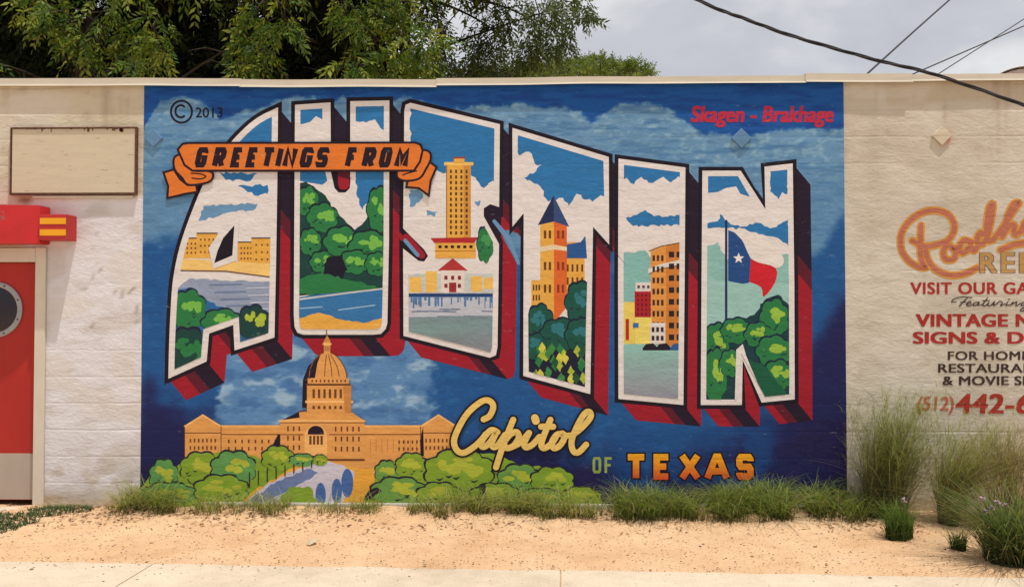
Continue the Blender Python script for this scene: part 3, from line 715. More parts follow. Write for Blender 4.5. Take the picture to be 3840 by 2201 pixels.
def pic_s(P):
    P.poly(rag([(1018, 262), (1250, 310), (1250, 450), (1222, 448), (1200, 466), (1180, 440), (1165, 430), (1100, 430), (1080, 420), (1060, 400), (1018, 390)], 3.5, 8, 2), BLUE)
    for q in ([(1016, 470), (1040, 466), (1050, 490), (1030, 510), (1016, 512)], [(1058, 520), (1085, 524), (1080, 536), (1060, 534)], [(1176, 500), (1192, 496), (1186, 512)]): P.poly(rag(q, 3, 6, 5), LBLUE)
    # a plain flat-topped office block
    P.rect(1108, 408, 1168, 590, OCH); P.rect(1102, 402, 1174, 410, (242, 196, 104)); P.rect(1150, 410, 1168, 590, (206, 146, 62)); P.stroke([(1108, 590), (1108, 410)], 3, OCHD)
    windows(P, 1112, 418, 1164, 584, 4, 12, 5, 8, (92, 56, 36)); P.rect(1126, 392, 1152, 403, OCH); P.rect(1124, 389, 1154, 393, (150, 60, 44))
    P.poly([(1068, 590), (1186, 588), (1176, 602), (1078, 602)], (178, 42, 46)); P.rect(1080, 602, 1180, 640, OCH); windows(P, 1084, 605, 1176, 618, 6, 1, 8, 7, INK); P.stroke([(1080, 622), (1180, 622)], 2, OCHD)
    bush(P, 1204, 606, 18, 40, (30, 40, 70), G2, (70, 150, 90), 61, 7)
    P.poly(rag([(1012, 680), (1240, 676), (1240, 726), (1012, 726)], 2, 8, 8), (198, 206, 204))
    for q in ((1016, 686, 1046, 724), (1056, 672, 1084, 724), (1168, 684, 1196, 722), (1200, 688, 1232, 716)): P.rect(*q, (236, 190, 96))
    P.rect(1094, 668, 1152, 724, (226, 214, 206)); P.poly([(1086, 670), (1123, 640), (1160, 670)], (178, 52, 54)); windows(P, 1098, 678, 1148, 718, 3, 2, 8, 10, (128, 46, 52)); P.rect(1114, 700, 1132, 724, (150, 44, 50))
    P.rect(1012, 727, 1240, 736, (36, 66, 116)); P.rect(1012, 736, 1240, 786, (188, 194, 206))
    rg = random.Random(5)
    for k in range(34): u = rg.uniform(1018, 1232); P.rect(u, 735, u + rg.uniform(2, 6), 735 + rg.uniform(6, 30), (84, 122, 172))
    for k in range(9): u = rg.uniform(1016, 1200); v = rg.uniform(760, 784); P.stroke([(u, v), (u + rg.uniform(20, 60), v + rg.uniform(-2, 2))], 2.5, (104, 120, 150))
    P.poly([(1000, 786), (1250, 782), (1250, 900), (1000, 900)], None, grad=(780, (120, 138, 148), 812, (126, 164, 162), 840, (126, 138, 146), 890, (138, 138, 150)))
def pic_t(P):
    P.poly(rag([(1280, 322), (1520, 390), (1520, 470), (1470, 500), (1430, 480), (1410, 510), (1396, 490), (1360, 500), (1340, 462), (1300, 440), (1320, 412), (1290, 396), (1280, 360)], 4, 8, 3), BLUE)
    P.poly(rag([(1284, 384), (1312, 376), (1332, 410), (1344, 408), (1330, 424), (1300, 440), (1284, 440)], 3, 7, 8), WHITE)
    # a plain brick tower with a pointed cap
    P.rect(1318, 694, 1342, 770, OCH); windows(P, 1320, 700, 1341, 750, 3, 2, 4, 14, (100, 60, 36))
    P.poly([(1396, 600), (1450, 600), (1450, 760), (1396, 760)], OCH); P.poly([(1398, 640), (1402, 606), (1440, 600), (1452, 584), (1456, 640)], (42, 88, 150)); windows(P, 1402, 648, 1450, 712, 4, 2, 5, 18, (100, 60, 36))
    P.poly([(1340, 556), (1374, 548), (1374, 800), (1340, 776)], OCH); P.poly([(1374, 548), (1406, 560), (1406, 760), (1374, 800)], (218, 104, 46))
    P.poly([(1334, 558), (1373, 484), (1374, 549)], (34, 44, 84)); P.poly([(1373, 484), (1412, 562), (1374, 549)], (54, 76, 124)); P.poly([(1340, 612), (1374, 606), (1406, 612), (1406, 622), (1374, 618), (1340, 624)], (234, 214, 176))
    for j, v in enumerate((566, 644, 700)): windows(P, 1346, v, 1370, v + 30, 2, 1, 6, 20, (108, 62, 36)); windows(P, 1379, v, 1402, v + 30, 2, 1, 6, 20, (140, 58, 34))
    P.poly(rag([(1300, 800), (1480, 800), (1480, 1000), (1300, 960)], 2, 9, 4), (26, 30, 54))
    for k, (u, v, rx, ry) in enumerate(((1340, 800, 30, 40), (1440, 750, 34, 46), (1390, 830, 46, 36), (1440, 830, 34, 36), (1330, 860, 24, 30))): bush(P, u, v, rx, ry, (22, 34, 56), (24, 84, 72), (48, 118, 128), 70 + k, 7)
    rg = random.Random(8)
    for k in range(34):
        u, v = rg.uniform(1310, 1456), rg.uniform(860, 950); P.poly(rag([(u, v - 15), (u + 10, v), (u + 2, v + 16), (u - 9, v + 2)], 2, 6, k), rg.choice(((168, 186, 60), G2, (206, 204, 80), (64, 134, 70), (36, 84, 60))))
def pic_i(P):
    clouds(P, 7, 1536, 1700, 452, BLUE, 16, 60)
    P.poly(rag([(1552, 540), (1580, 532), (1600, 520), (1622, 536), (1700, 534), (1700, 558), (1570, 560)], 3, 7, 9), BLUE)
    P.poly(rag([(1536, 630), (1600, 620), (1620, 640), (1620, 740), (1536, 760)], 3, 9, 4), (132, 186, 182))
    # apartment blocks on a plain street
    P.rect(1542, 748, 1578, 860, (230, 206, 100)); P.rect(1574, 720, 1620, 790, (170, 32, 42)); P.rect(1576, 700, 1616, 722, (222, 212, 208)); windows(P, 1577, 726, 1618, 784, 4, 5, 4, 6, (92, 20, 34)); windows(P, 1578, 703, 1614, 718, 3, 1, 6, 7, (70, 60, 80))
    P.poly([(1614, 606), (1700, 586), (1700, 870), (1614, 850)], (224, 152, 74)); P.poly([(1652, 598), (1700, 588), (1700, 870), (1652, 860)], (204, 128, 56))
    for v in (596, 652): P.poly([(1608, v + 14), (1640, v + 2), (1704, v - 12), (1704, v + 2), (1640, v + 14), (1608, v + 26)], (224, 216, 210)); P.stroke([(1610, v + 26), (1640, v + 14), (1704, v + 2)], 2, INK)
    windows(P, 1616, 626, 1648, 846, 3, 8, 6, 14, (60, 38, 36)); windows(P, 1656, 616, 1694, 850, 2, 8, 13, 14, (44, 30, 34))
    P.rect(1574, 786, 1616, 852, (232, 214, 110)); P.rect(1612, 800, 1650, 852, (220, 212, 208)); windows(P, 1614, 806, 1648, 848, 3, 2, 7, 12, (60, 40, 44)); P.rect(1552, 790, 1560, 842, (180, 40, 46)); P.rect(1570, 800, 1584, 812, (56, 110, 168))
    P.poly([(1530, 852), (1610, 852), (1704, 862), (1704, 1010), (1530, 1000)], None, grad=(846, (142, 196, 186), 890, (140, 178, 176), 930, (142, 146, 158), 1000, (150, 150, 164)))
    for u in (1612, 1645, 1680): P.poly([(u - 18, 862), (u - 10, 852), (u + 8, 850), (u + 18, 860), (u + 18, 868), (u - 18, 868)], rg_c[int(u) % 3])
rg_c = ((48, 92, 150), (32, 26, 40), (208, 204, 206))
def pic_n(P):
    P.poly([(1756, 436), (1830, 436), (1860, 488), (1836, 480), (1826, 462), (1800, 466), (1780, 476), (1756, 478)], BLUE)
    P.poly(rag([(1910, 424), (1952, 420), (1952, 482), (1940, 476), (1930, 494), (1918, 480), (1910, 474)], 2, 6, 3), BLUE)
    P.poly(rag([(1752, 556), (1780, 548), (1786, 530), (1800, 548), (1836, 562), (1880, 552), (1910, 566), (1956, 546), (1956, 612), (1930, 590), (1890, 580), (1840, 566), (1756, 566)], 3, 7, 4), BLUE)
    P.poly(rag([(1748, 610), (1780, 600), (1800, 640), (1840, 690), (1900, 640), (1958, 630), (1958, 760), (1748, 860)], 3, 9, 5), (138, 188, 182)); P.poly(rag([(1748, 690), (1958, 700), (1958, 760), (1748, 840)], 5, 9, 6), (152, 196, 190))
    P.rect(1798, 545, 1804, 830, (32, 44, 86))
    P.poly(catmull([(1806, 570), (1830, 582), (1850, 612), (1862, 640), (1858, 700), (1806, 696)], 3) , (34, 76, 136)); P.poly(catmull([(1812, 566), (1850, 580), (1900, 590), (1934, 622), (1944, 650), (1924, 664), (1880, 650), (1862, 640), (1842, 596)], 3), (228, 222, 216))
    P.poly(catmull([(1862, 640), (1880, 650), (1924, 664), (1922, 700), (1894, 736), (1888, 712), (1858, 698)], 3), (204, 34, 48))
    P.poly([(1832 + (14 if k % 2 == 0 else 6) * math.sin(k * math.pi / 5), 640 - (14 if k % 2 == 0 else 6) * math.cos(k * math.pi / 5)) for k in range(10)], (236, 230, 226))
    P.poly(rag([(1748, 830), (1790, 800), (1830, 790), (1870, 780), (1900, 740), (1930, 730), (1960, 760), (1990, 1010), (1730, 1010)], 4, 9, 7), (22, 62, 66))
    for k, (u, v, rx, ry) in enumerate(((1778, 850, 28, 44), (1826, 820, 34, 28), (1920, 790, 32, 44), (1880, 830, 30, 28), (1775, 930, 26, 60), (1920, 870, 40, 34), (1930, 930, 34, 34), (1812, 900, 24, 30))): bush(P, u, v, rx, ry, (24, 34, 66), G2, (150, 190, 70), 90 + k, 7)
    P.poly(rag([(1860, 890), (1890, 900), (1950, 970), (1950, 1000), (1890, 1000)], 3, 8, 8), (24, 92, 66)); P.poly([(1826, 866), (1842, 852), (1850, 880), (1900, 1000), (1880, 1000), (1842, 892), (1838, 1000), (1822, 1000)], WHITE)
PICS = dict(a=pic_a, u=pic_u, s=pic_s, t=pic_t, i=pic_i, n=pic_n)
ZTOP = .003
for key, lab in order:
    ZC[0] = .003
    Ps, Pf, Pp = letter(key, lab)
    if key == 's':
        Ps.poly([(1244, 515), (1216, 506), (1200, 516), (1200, 536), (1242, 612)], NAVY); Ps.stroke([(1226, 548), (1262, 592), (1286, 652)], [9, 13, 8], LBLUE)
        Ps.poly([(1000, 566), (1052, 618), (1062, 634), (1052, 648), (1038, 646), (998, 614)], INK); Ps.stroke([(1008, 588), (1046, 632)], 18, REDP); Ps.stroke([(1005, 596), (1036, 632)], 9, LBLUE)
    PICS[key](Pp)
    if key == 'u': Pf.stroke(catmull([(840, 440), (841, 462), (853, 472), (866, 462), (868, 440)], 5), 3, INK); Pf.poly(catmull([(839, 420), (840, 462), (853, 470), (866, 462), (867, 420)], 4), REDP); Pf.poly([(839, 420), (867, 420), (867, 446), (839, 436)], MAROON)
    o = Pf.build('block_letter', mural); o['label'] = lab
    Ps.build('letter_side', o); Pp.build('letter_picture', o); ZTOP = max(ZTOP, ZC[0])
ZC[0] = ZTOP

# ---------------------------------------------------------------- domed hall, shrubs
def hall():
    P = Paint(); O1, O2, LN = (224, 160, 88), (200, 134, 68), (110, 66, 40)
    P.poly([(750, 1010), (752, 940), (766, 905), (800, 880), (800, 1010)], NAVY)
    P.rect(458, 1053, 1128, 1166, O1); P.rect(458, 1053, 1128, 1058, (240, 184, 110)); P.stroke([(458, 1076), (1128, 1076)], 2.5, LN)
    windows(P, 560, 1084, 692, 1120, 8, 2, 4, 9, LN); windows(P, 912, 1084, 1040, 1124, 9, 1, 2, 34, O2); windows(P, 985, 1086, 1040, 1120, 5, 2, 4, 8, LN)
    for c, hw in ((504, 45), (1088, 44)):
        P.poly([(c - hw, 1170), (c - hw, 1056), (c, 1028), (c + hw, 1056), (c + hw, 1170)], O1); P.stroke([(c - hw, 1056), (c, 1028), (c + hw, 1056)], 4, (244, 190, 118)); P.stroke([(c - hw, 1072), (c + hw, 1072)], 2.5, LN)
        P.stroke([(c - hw, 1056), (c - hw, 1160)], 2, LN); P.stroke([(c + hw, 1056), (c + hw, 1160)], 2, LN); windows(P, c - 36, 1082, c + 36, 1118, 7, 2, 4, 9, LN)
    P.poly([(1044, 1130), (1042, 1090), (1050, 1056), (1052, 1130)], NAVY); P.poly([(668, 1120), (690, 1076), (697, 1076), (697, 1140)], NAVY)
    P.poly([(696, 1166), (696, 1042), (742, 1020), (872, 1020), (905, 1042), (905, 1166)], O1); P.poly([(700, 1040), (742, 1020), (744, 1034)], NAVY); P.stroke([(694, 1042), (905, 1042)], 4, (244, 190, 118)); P.stroke([(696, 1047), (905, 1047)], 2, LN)
    P.stroke([(742, 1020), (806, 1004), (872, 1020)], 3, LN)
    P.poly([(756, 1130), (756, 1080)] + [(784 + 28 * math.cos(a), 1080 + 28 * math.sin(a)) for a in np.linspace(math.pi, 2 * math.pi, 13)] + [(812, 1130)], (240, 184, 110)); P.poly([(764, 1076)] + [(784 + 20 * math.cos(a), 1072 + 18 * math.sin(a)) for a in np.linspace(math.pi, 2 * math.pi, 11)] + [(804, 1076)], NAVY); windows(P, 766, 1078, 803, 1102, 4, 1, 6, 22, LN)
    windows(P, 708, 1050, 750, 1120, 3, 3, 4, 12, LN); windows(P, 826, 1050, 898, 1124, 5, 3, 4, 12, LN); P.stroke([(696, 1076), (752, 1076)], 2, LN); P.stroke([(818, 1076), (905, 1076)], 2, LN)
    P.rect(762, 954, 872, 1022, O1); P.rect(758, 992, 876, 998, (244, 190, 118)); windows(P, 772, 962, 866, 988, 7, 1, 6, 22, LN); windows(P, 772, 1002, 866, 1016, 7, 1, 6, 8, LN); P.poly([(852, 954), (872, 954), (872, 1022), (856, 1022)], O2)
    P.rect(764, 936, 866, 955, O1); P.rect(760, 950, 870, 955, LN); windows(P, 770, 938, 862, 949, 9, 1, 4, 6, LN)
    dome = [(768, 936)] + catmull([(768, 936), (770, 916), (780, 894), (796, 878), (812, 874), (828, 878), (844, 894), (856, 916), (860, 936)], 4)[1:]
    P.stroke(dome, 4, LN); P.poly(dome, O1); P.poly([(768, 936)] + catmull([(770, 916), (780, 894), (796, 878)], 4) + [(788, 900), (782, 936)], NAVY)
    for u in (806, 824, 842): P.stroke(catmull([(u, 932), (812 + (u - 812) * .8, 906), (812 + (u - 812) * .3, 880)], 4), 2, LN)
    P.rect(804, 846, 820, 876, O1); P.rect(801, 850, 823, 854, (244, 190, 118)); P.poly([(803, 846), (812, 830), (821, 846)], O2); P.stroke([(811, 832), (810, 818)], 2.5, (150, 96, 52)); windows(P, 805, 856, 819, 872, 3, 1, 2, 12, LN)
    P.rect(696, 1136, 905, 1141, LN)
    o = P.build('painted_hall', mural); o['label'] = 'ochre domed hall painted below the letters'
    P = Paint(); LM, LD, LL = (132, 164, 50), (40, 40, 50), (176, 186, 62)
    P.poly([(590, 1252), (640, 1200), (720, 1160), (800, 1136), (880, 1160), (940, 1160), (960, 1252)], (236, 172, 66))
    P.poly(rag([(600, 1252), (660, 1200), (740, 1160), (800, 1140), (850, 1150), (880, 1170), (850, 1252)], 3, 9, 3), (206, 202, 216)); P.poly(rag([(620, 1240), (690, 1190), (770, 1160), (790, 1170), (720, 1215), (640, 1250)], 3, 9, 4), (112, 132, 178))
    for u, v, r in ((742, 1232, 11), (796, 1226, 13), (836, 1216, 13), (862, 1196, 15)): P.poly([(u + r * math.cos(a), v + r * 2.4 * math.sin(a)) for a in np.linspace(0, 2 * math.pi, 16)[:-1]], (72, 108, 172))
    P.poly(rag([(676, 1252), (720, 1206), (770, 1206), (792, 1252)], 3, 8, 5), LM)
    P.build('painted_path', mural)
    P = Paint(); P.poly(rag([(349, 1252), (349, 1210), (372, 1180), (405, 1136), (432, 1160), (470, 1130), (520, 1120), (600, 1116), (650, 1140), (690, 1106), (740, 1140), (690, 1180), (610, 1230), (600, 1252)], 4, 10, 6), LM)
    for k, (u, v, rx, ry) in enumerate(((408, 1180, 32, 38), (500, 1160, 46, 36), (580, 1162, 50, 40), (690, 1136, 36, 28), (752, 1140, 30, 14), (795, 1140, 16, 12), (420, 1224, 60, 26), (550, 1214, 60, 34))): bush(P, u, v, rx, ry, LD, LM if k % 2 else (96, 154, 84), LL, 120 + k, 8)
    for k in range(8): u = 620 + 22 * k; P.stroke([(u, 1206 - 7 * k), (u, 1170 - 4 * k)], 3, (60, 50, 40))
    P.build('painted_shrub', mural)
    P = Paint(); P.poly(rag([(905, 1252), (912, 1220), (930, 1200), (946, 1150), (1000, 1134), (1060, 1140), (1110, 1120), (1220, 1122), (1300, 1150), (1370, 1160), (1420, 1200), (1490, 1222), (1490, 1252)], 4, 10, 7), LM)
    for k, (u, v, rx, ry) in enumerate(((960, 1170, 26, 26), (1022, 1156, 36, 30), (1140, 1166, 78, 46), (1290, 1190, 50, 36), (1370, 1190, 48, 30), (1440, 1228, 40, 20), (990, 1218, 62, 32), (1090, 1226, 50, 28), (1230, 1226, 56, 26), (1340, 1232, 50, 20))): bush(P, u, v, rx, ry, LD, (108, 156, 74) if k % 3 == 0 else LM, LL, 140 + k, 8)
    P.poly(rag([(1182, 1250), (1190, 1200), (1204, 1196), (1212, 1250)], 3, 8, 8), LD); P.poly(rag([(902, 1240), (914, 1216), (936, 1206), (948, 1214), (920, 1236)], 3, 8, 9), LD)
    P.build('painted_shrub', mural)
hall()

# ---------------------------------------------------------------- lettering
def oct_glyph(ch):
    """bold chamfered capitals on a 1 x 1 cell, centre lines"""
    a = {'G': [[(.95, .22), (.95, .12), (.82, 0), (.18, 0), (.05, .13), (.05, .87), (.18, 1), (.82, 1), (.95, .87), (.95, .54), (.55, .54)]],
         'R': [[(.08, 1.08), (.08, 0), (.80, 0), (.93, .12), (.93, .42), (.80, .54), (.08, .54)], [(.5, .54), (.97, 1.08)]],
         'E': [[(.95, 0), (.08, 0), (.08, 1), (.95, 1)], [(.08, .49), (.80, .49)]], 'T': [[(-.02, 0), (1.02, 0)], [(.5, 0), (.5, 1.08)]],
         'I': [[(.5, -.08), (.5, 1.08)]], 'N': [[(.06, 1.08), (.06, -.02), (.94, 1.02), (.94, -.08)]],
         'S': [[(.94, .20), (.94, .12), (.82, 0), (.18, 0), (.06, .12), (.06, .38), (.18, .5), (.82, .5), (.94, .62), (.94, .88), (.82, 1), (.18, 1), (.06, .88), (.06, .80)]],
         'F': [[(.96, 0), (.08, 0), (.08, 1.08)], [(.08, .5), (.80, .5)]], 'O': [[(.5, 0), (.82, 0), (.95, .13), (.95, .87), (.82, 1), (.18, 1), (.05, .87), (.05, .13), (.18, 0), (.5, 0)]],
         'M': [[(.04, 1.08), (.04, -.02), (.5, .72), (.96, -.02), (.96, 1.08)]], 'X': [[(.06, -.08), (.94, 1.08)], [(.94, -.08), (.06, 1.08)]],
         'A': [[(.03, 1.08), (.44, -.02), (.56, -.02), (.97, 1.08)], [(.2, .72), (.8, .72)]]}
    return a[ch]
def word(P, s, cells, vt, vb, wd, c, dark=None, o=3, slant=0, grad=None):
    """cells: (u0, u1) for each character"""
    h = wd / 2; allst = []
    for ch, (u0, u1) in zip(s, cells):
        for st in oct_glyph(ch):
            allst.append([(u0 + h + x * (u1 - u0 - wd) + slant * (.5 - y), vt + h + y * (vb - vt - wd)) for x, y in st])
    if dark:
        for q in allst: P.stroke(q, wd + 2 * o, dark, cap='flat')
        for q in allst:                                   # close the outline at the ends
            for e, i in ((0, 1), (-1, -2)):
                d = np.array(q[e]) - np.array(q[i]); d = d / np.linalg.norm(d); P.stroke([tuple(np.array(q[e]) - d), tuple(np.array(q[e]) + d * o)], wd + 2 * o, dark, cap='flat')
    for q in allst: P.stroke(q, wd, c, cap='flat', grad=grad)
def banner():
    P = Paint(); BO, BD = (224, 122, 48), (36, 20, 34)
    def fill(p, cl=True): q = catmull(p, 4, True) if cl else p; P.stroke(q, 11, BD, closed=True); P.poly(q, BO)
    fill([(411, 430), (432, 424), (446, 446), (466, 462), (486, 462), (488, 474), (462, 478), (420, 488), (422, 462)], False)
    fill([(1080, 416), (1062, 402), (1048, 430), (1030, 448), (1014, 452), (1012, 462), (1040, 464), (1062, 480), (1066, 448)], False)
    fill([(436, 394), (450, 388), (462, 408), (480, 426), (522, 428), (526, 442), (510, 452), (470, 456), (456, 440), (438, 420)])
    fill([(1064, 380), (1050, 376), (1042, 392), (1030, 420), (992, 424), (990, 440), (1010, 446), (1040, 440), (1056, 416), (1066, 396)])
    P.stroke(catmull([(476, 430), (500, 432), (512, 438), (500, 444), (478, 442)], 4), 3.5, BD); P.stroke(catmull([(1034, 424), (1012, 430), (1000, 434)], 4), 3.5, BD)
    fill([(446, 372), (456, 360), (470, 358), (1030, 357), (1042, 362), (1046, 374), (1040, 400), (1026, 421), (480, 421), (462, 408)], False)
    o = P.build('banner', mural); o['label'] = 'orange ribbon banner across the letters'
    T = Paint()
    word(T, 'GREETINGS', [(487, 517), (530, 563), (575, 606), (613, 644), (648, 684), (688, 701), (704, 738), (746, 778), (785, 817)], 365.5, 416, 13.5, BD, slant=8)
    word(T, 'FROM', [(859, 889), (900, 934), (942, 973), (981, 1017)], 365.5, 416, 13.5, BD, slant=8)
    T.build('lettering', o)
banner()
u8 = lambda p: [(827 + x * .3406, 959 + y * .3406) for x, y in p]
P = Paint()
CAP = [catmull(u8(q), 6) for q in (
    [(1095, 232), (1140, 205), (1165, 140), (1140, 100), (1085, 100), (990, 175), (920, 280), (880, 385), (900, 455), (950, 475), (1020, 435), (1075, 385), (1110, 340)],
    [(1195, 325), (1150, 310), (1100, 360), (1075, 410), (1095, 432), (1140, 400), (1185, 330), (1155, 400), (1165, 432), (1200, 418), (1250, 345)],
    [(1310, 235), (1275, 320), (1230, 440), (1185, 580)], [(1240, 400), (1290, 340), (1335, 325), (1350, 365), (1310, 425), (1265, 440), (1245, 420)], [(1300, 432), (1360, 400), (1425, 330)],
    [(1425, 330), (1390, 405), (1405, 435), (1450, 415), (1500, 360)], [(1580, 235), (1525, 370), (1515, 425), (1540, 440), (1590, 405), (1625, 350)], [(1512, 285), (1600, 285)],
    [(1665, 335), (1625, 345), (1590, 400), (1605, 440), (1645, 425), (1680, 370), (1665, 335), (1690, 350), (1725, 350)], [(1725, 355), (1800, 300), (1870, 220), (1865, 180), (1830, 190), (1780, 270), (1735, 385), (1745, 460), (1785, 470), (1840, 415)])]
DOT = u8([(1467, 222), (1474, 244)])
P.outline(CAP + [DOT], 15, (232, 198, 112), INK, 4.5); P.stroke(DOT, 19, (232, 198, 112))
P.build('script_lettering', mural)['label'] = 'cream script word Capitol'
ZC[0] = .003
P = Paint(); word(P, 'OF', [(1469, 1492), (1498, 1521)], 1132, 1172, 6.5, (150, 170, 84)); P.build('lettering', mural)['label'] = 'small green word OF'
P = Paint(); word(P, 'TEXAS', [(1550, 1605), (1618, 1667), (1681, 1741), (1745, 1812), (1824, 1871)], 1124, 1188, 16, ORA, dark=INK, o=4, grad=(1124, (248, 176, 36), 1160, (240, 140, 40), 1188, (222, 74, 44)))
P.build('lettering', mural)['label'] = 'orange block word TEXAS'
P = Paint(); ring = [(450.5 + 26 * math.cos(a), 277 + 27 * math.sin(a)) for a in np.linspace(0, 2 * math.pi, 33)[:-1]]
P.stroke(ring, 5, INK, closed=True); P.stroke([(449 + 13.5 * math.cos(a), 276 + 15 * math.sin(a)) for a in np.linspace(.75, 2 * math.pi - .75, 20)], 5, INK, cap='flat')
P.text('2013', '2013', 486, 552, 267, 291, INK, .012); P.build('lettering', mural)['label'] = 'small dark copyright mark and year'
P = Paint(); P.text('Skagen - Brakhage', 'Skagen - Brakhage', 1715, 2066, 264, 302, (190, 44, 68), .042, .16, 1.03); P.build('lettering', mural)['label'] = 'red painted signature in the top corner'

# ---------------------------------------------------------------- painted shop sign on bare wall, at the right
r2 = lambda p: [(2083 + x * .4089, 463 + y * .4089) for x, y in p]
def rr(x0, x1, y0, y1): a, b = r2([(x0, y0), (x1, y1)]); return a[0], b[0], a[1], b[1]
ZC[0] = .0012; sp = D(2400, 800); sign = empty('painted_sign', (sp.x, 0, 1.2)); tag(sign, 'faded hand-lettered shop sign painted straight on the tan wall', 'sign')
P = Paint()
RO = [catmull(r2(q), 6) for q in (
    [(492, 235), (490, 300), (488, 380), (500, 455), (520, 488), (470, 480), (410, 440), (372, 370), (375, 280), (425, 205), (510, 152), (600, 145), (670, 180), (695, 250), (660, 320), (590, 350), (510, 358), (440, 325)],
    [(520, 362), (530, 430), (580, 500), (670, 535), (760, 525), (835, 488)], [(690, 370), (650, 355), (628, 395), (645, 440), (690, 435), (705, 390), (690, 370), (720, 375)],
    [(790, 330), (750, 325), (722, 370), (745, 400), (785, 370), (800, 320), (790, 365), (815, 385), (840, 350)], [(880, 290), (850, 280), (830, 325), (850, 350), (885, 325), (910, 240), (930, 110), (905, 130), (890, 240), (895, 320), (930, 320)],
    [(930, 320), (985, 250), (1050, 150), (1085, 100), (1050, 110), (1010, 200), (985, 300)], [(990, 290), (1030, 235), (1060, 235), (1055, 275), (1075, 290), (1110, 250)],
    [(1160, 215), (1125, 215), (1110, 255), (1140, 275), (1170, 240), (1160, 215), (1190, 215)], [(1215, 185), (1205, 230), (1230, 245), (1265, 180), (1258, 230), (1285, 230)], [(1285, 230), (1325, 160), (1350, 200), (1320, 225)], [(1345, 220), (1400, 160), (1380, 140), (1360, 180), (1385, 210), (1430, 180)],
    [(975, 382), (1060, 350), (1180, 330), (1400, 280)])]
P.outline(RO, 12, (184, 112, 88), (208, 148, 64), 4)
P.build('script_lettering', sign, M_SIGNPAINT)['label'] = 'pink and ochre script lettering'
P = Paint(); a = rr(855, 1055, 400, 518); P.text('RELICS', 'RE', *a, (186, 146, 84), .03, 0, 1.25, dark=(112, 98, 112), o=.028); P.build('lettering', sign, M_SIGNPAINT)
P = Paint(); P.text('VISIT OUR GALLERY', 'VISIT OUR', *rr(430, 952, 580, 648), (170, 48, 46), .03, 0, 1.08)
P.text('VINTAGE NEON', 'VINTAGE', *rr(465, 1015, 772, 845), (166, 48, 44), .042, 0, 1.06); P.text('SIGNS & DECOR', 'SIGNS &', *rr(448, 966, 880, 948), (166, 48, 44), .042, 0, 1.04); P.build('lettering', sign, M_SIGNPAINT)['label'] = 'red painted capitals'
P = Paint(); BK = (66, 48, 46)
P.text('FOR HOMES', 'FOR HOM', *rr(657, 1092, 997, 1048), BK, .022, 0, 1.06); P.text('RESTAURANTS', 'RESTAUR', *rr(598, 1035, 1072, 1124), BK, .022, 0, 1.04); P.text('& MOVIE SETS', '& MOVIE', *rr(625, 1022, 1147, 1200), BK, .026, 0, 1.04)
FE = [catmull(r2(q), 5) for q in ([(800, 672), (740, 668), (690, 680), (680, 698), (705, 696)], [(772, 674), (745, 700), (725, 724)], [(730, 700), (765, 698)], [(772, 712), (795, 702), (785, 694), (768, 712), (782, 722), (812, 708)], [(842, 698), (815, 704), (812, 720), (832, 714), (846, 698), (838, 718), (862, 714)], [(895, 672), (868, 712), (876, 722), (900, 706)], [(866, 690), (905, 688)], [(905, 700), (896, 718), (915, 718), (938, 696), (930, 718), (950, 710)], [(950, 710), (968, 694), (985, 700), (974, 720), (1000, 708)], [(1018, 698), (1006, 718), (1030, 714)], [(1035, 718), (1050, 698), (1046, 710), (1072, 696), (1068, 720), (1095, 706)], [(1135, 698), (1105, 704), (1102, 720), (1125, 712), (1137, 698), (1115, 750), (1095, 745), (1150, 710)])]
for q in FE: P.stroke(q, 2.6, BK)
P.stroke(r2([(1024, 682), (1028, 680)]), 3, BK); P.build('lettering', sign, M_SIGNPAINT)['label'] = 'black painted lettering'
P = Paint(); P.text('(512)', '(512)', *rr(470, 690, 1272, 1352), (188, 96, 78), .02, .1); P.text('442-6', '442-', *rr(706, 1055, 1256, 1370), (164, 52, 42), .035, .08, 1.06); P.build('lettering', sign, M_SIGNPAINT)['label'] = 'rust red painted telephone number'

# ---------------------------------------------------------------- grass and plants
def blades(roots, h, lean, wd, colf, seg=5, droop=1.0, wind=(0, 0), rg=rng, tipw=.12):
    """roots (n,3); h, lean, wd arrays (n). Ribbon blades that bend over in a random direction."""
    n = len(roots); ang = rg.uniform(0, 2 * np.pi, n); fa = ang + rg.uniform(-.9, .9, n) + np.pi / 2
    dx, dy = np.cos(ang), np.sin(ang); wx, wy = np.cos(fa), np.sin(fa)
    V = np.zeros((n, seg + 1, 2, 3)); C = np.zeros((n, seg + 1, 2, 3)); base, tip = colf(n)
    for k in range(seg + 1):
        t = k / seg; hor = lean * h * t ** 1.8; up = h * (t - droop * lean * .35 * t ** 2.6)
        p = roots + np.stack([dx * hor + wind[0] * h * t ** 2, dy * hor + wind[1] * h * t ** 2, up], -1)
        ww = wd * (1 - (1 - tipw) * t ** 1.5) * .5; o = np.stack([wx * ww, wy * ww, np.zeros(n)], -1)
        V[:, k, 0] = p - o; V[:, k, 1] = p + o; C[:, k, :] = (base * (1 - t) + tip * t)[:, None]
    i = np.arange(n)[:, None] * (2 * (seg + 1)) + np.arange(seg)[None] * 2
    Fa = np.stack([i, i + 1, i + 3, i + 2], -1).reshape(-1, 4)
    return V.reshape(-1, 3), Fa, C.reshape(-1, 3)
def merge(parts):
    V, Fa, C, k = [], [], [], 0
    for v, f, c in parts: V.append(v); Fa.append(f + k); C.append(c); k += len(v)
    return np.concatenate(V), np.concatenate(Fa), np.concatenate(C)
def palette(basec, tips, jit=.25):
    tips = np.array(tips, float); basec = np.array(basec, float)
    def f(n):
        t = tips[rng.integers(0, len(tips), n)] * rng.uniform(1 - jit, 1 + jit, (n, 1)); return basec * rng.uniform(.7, 1.3, (n, 1)), t
    return f
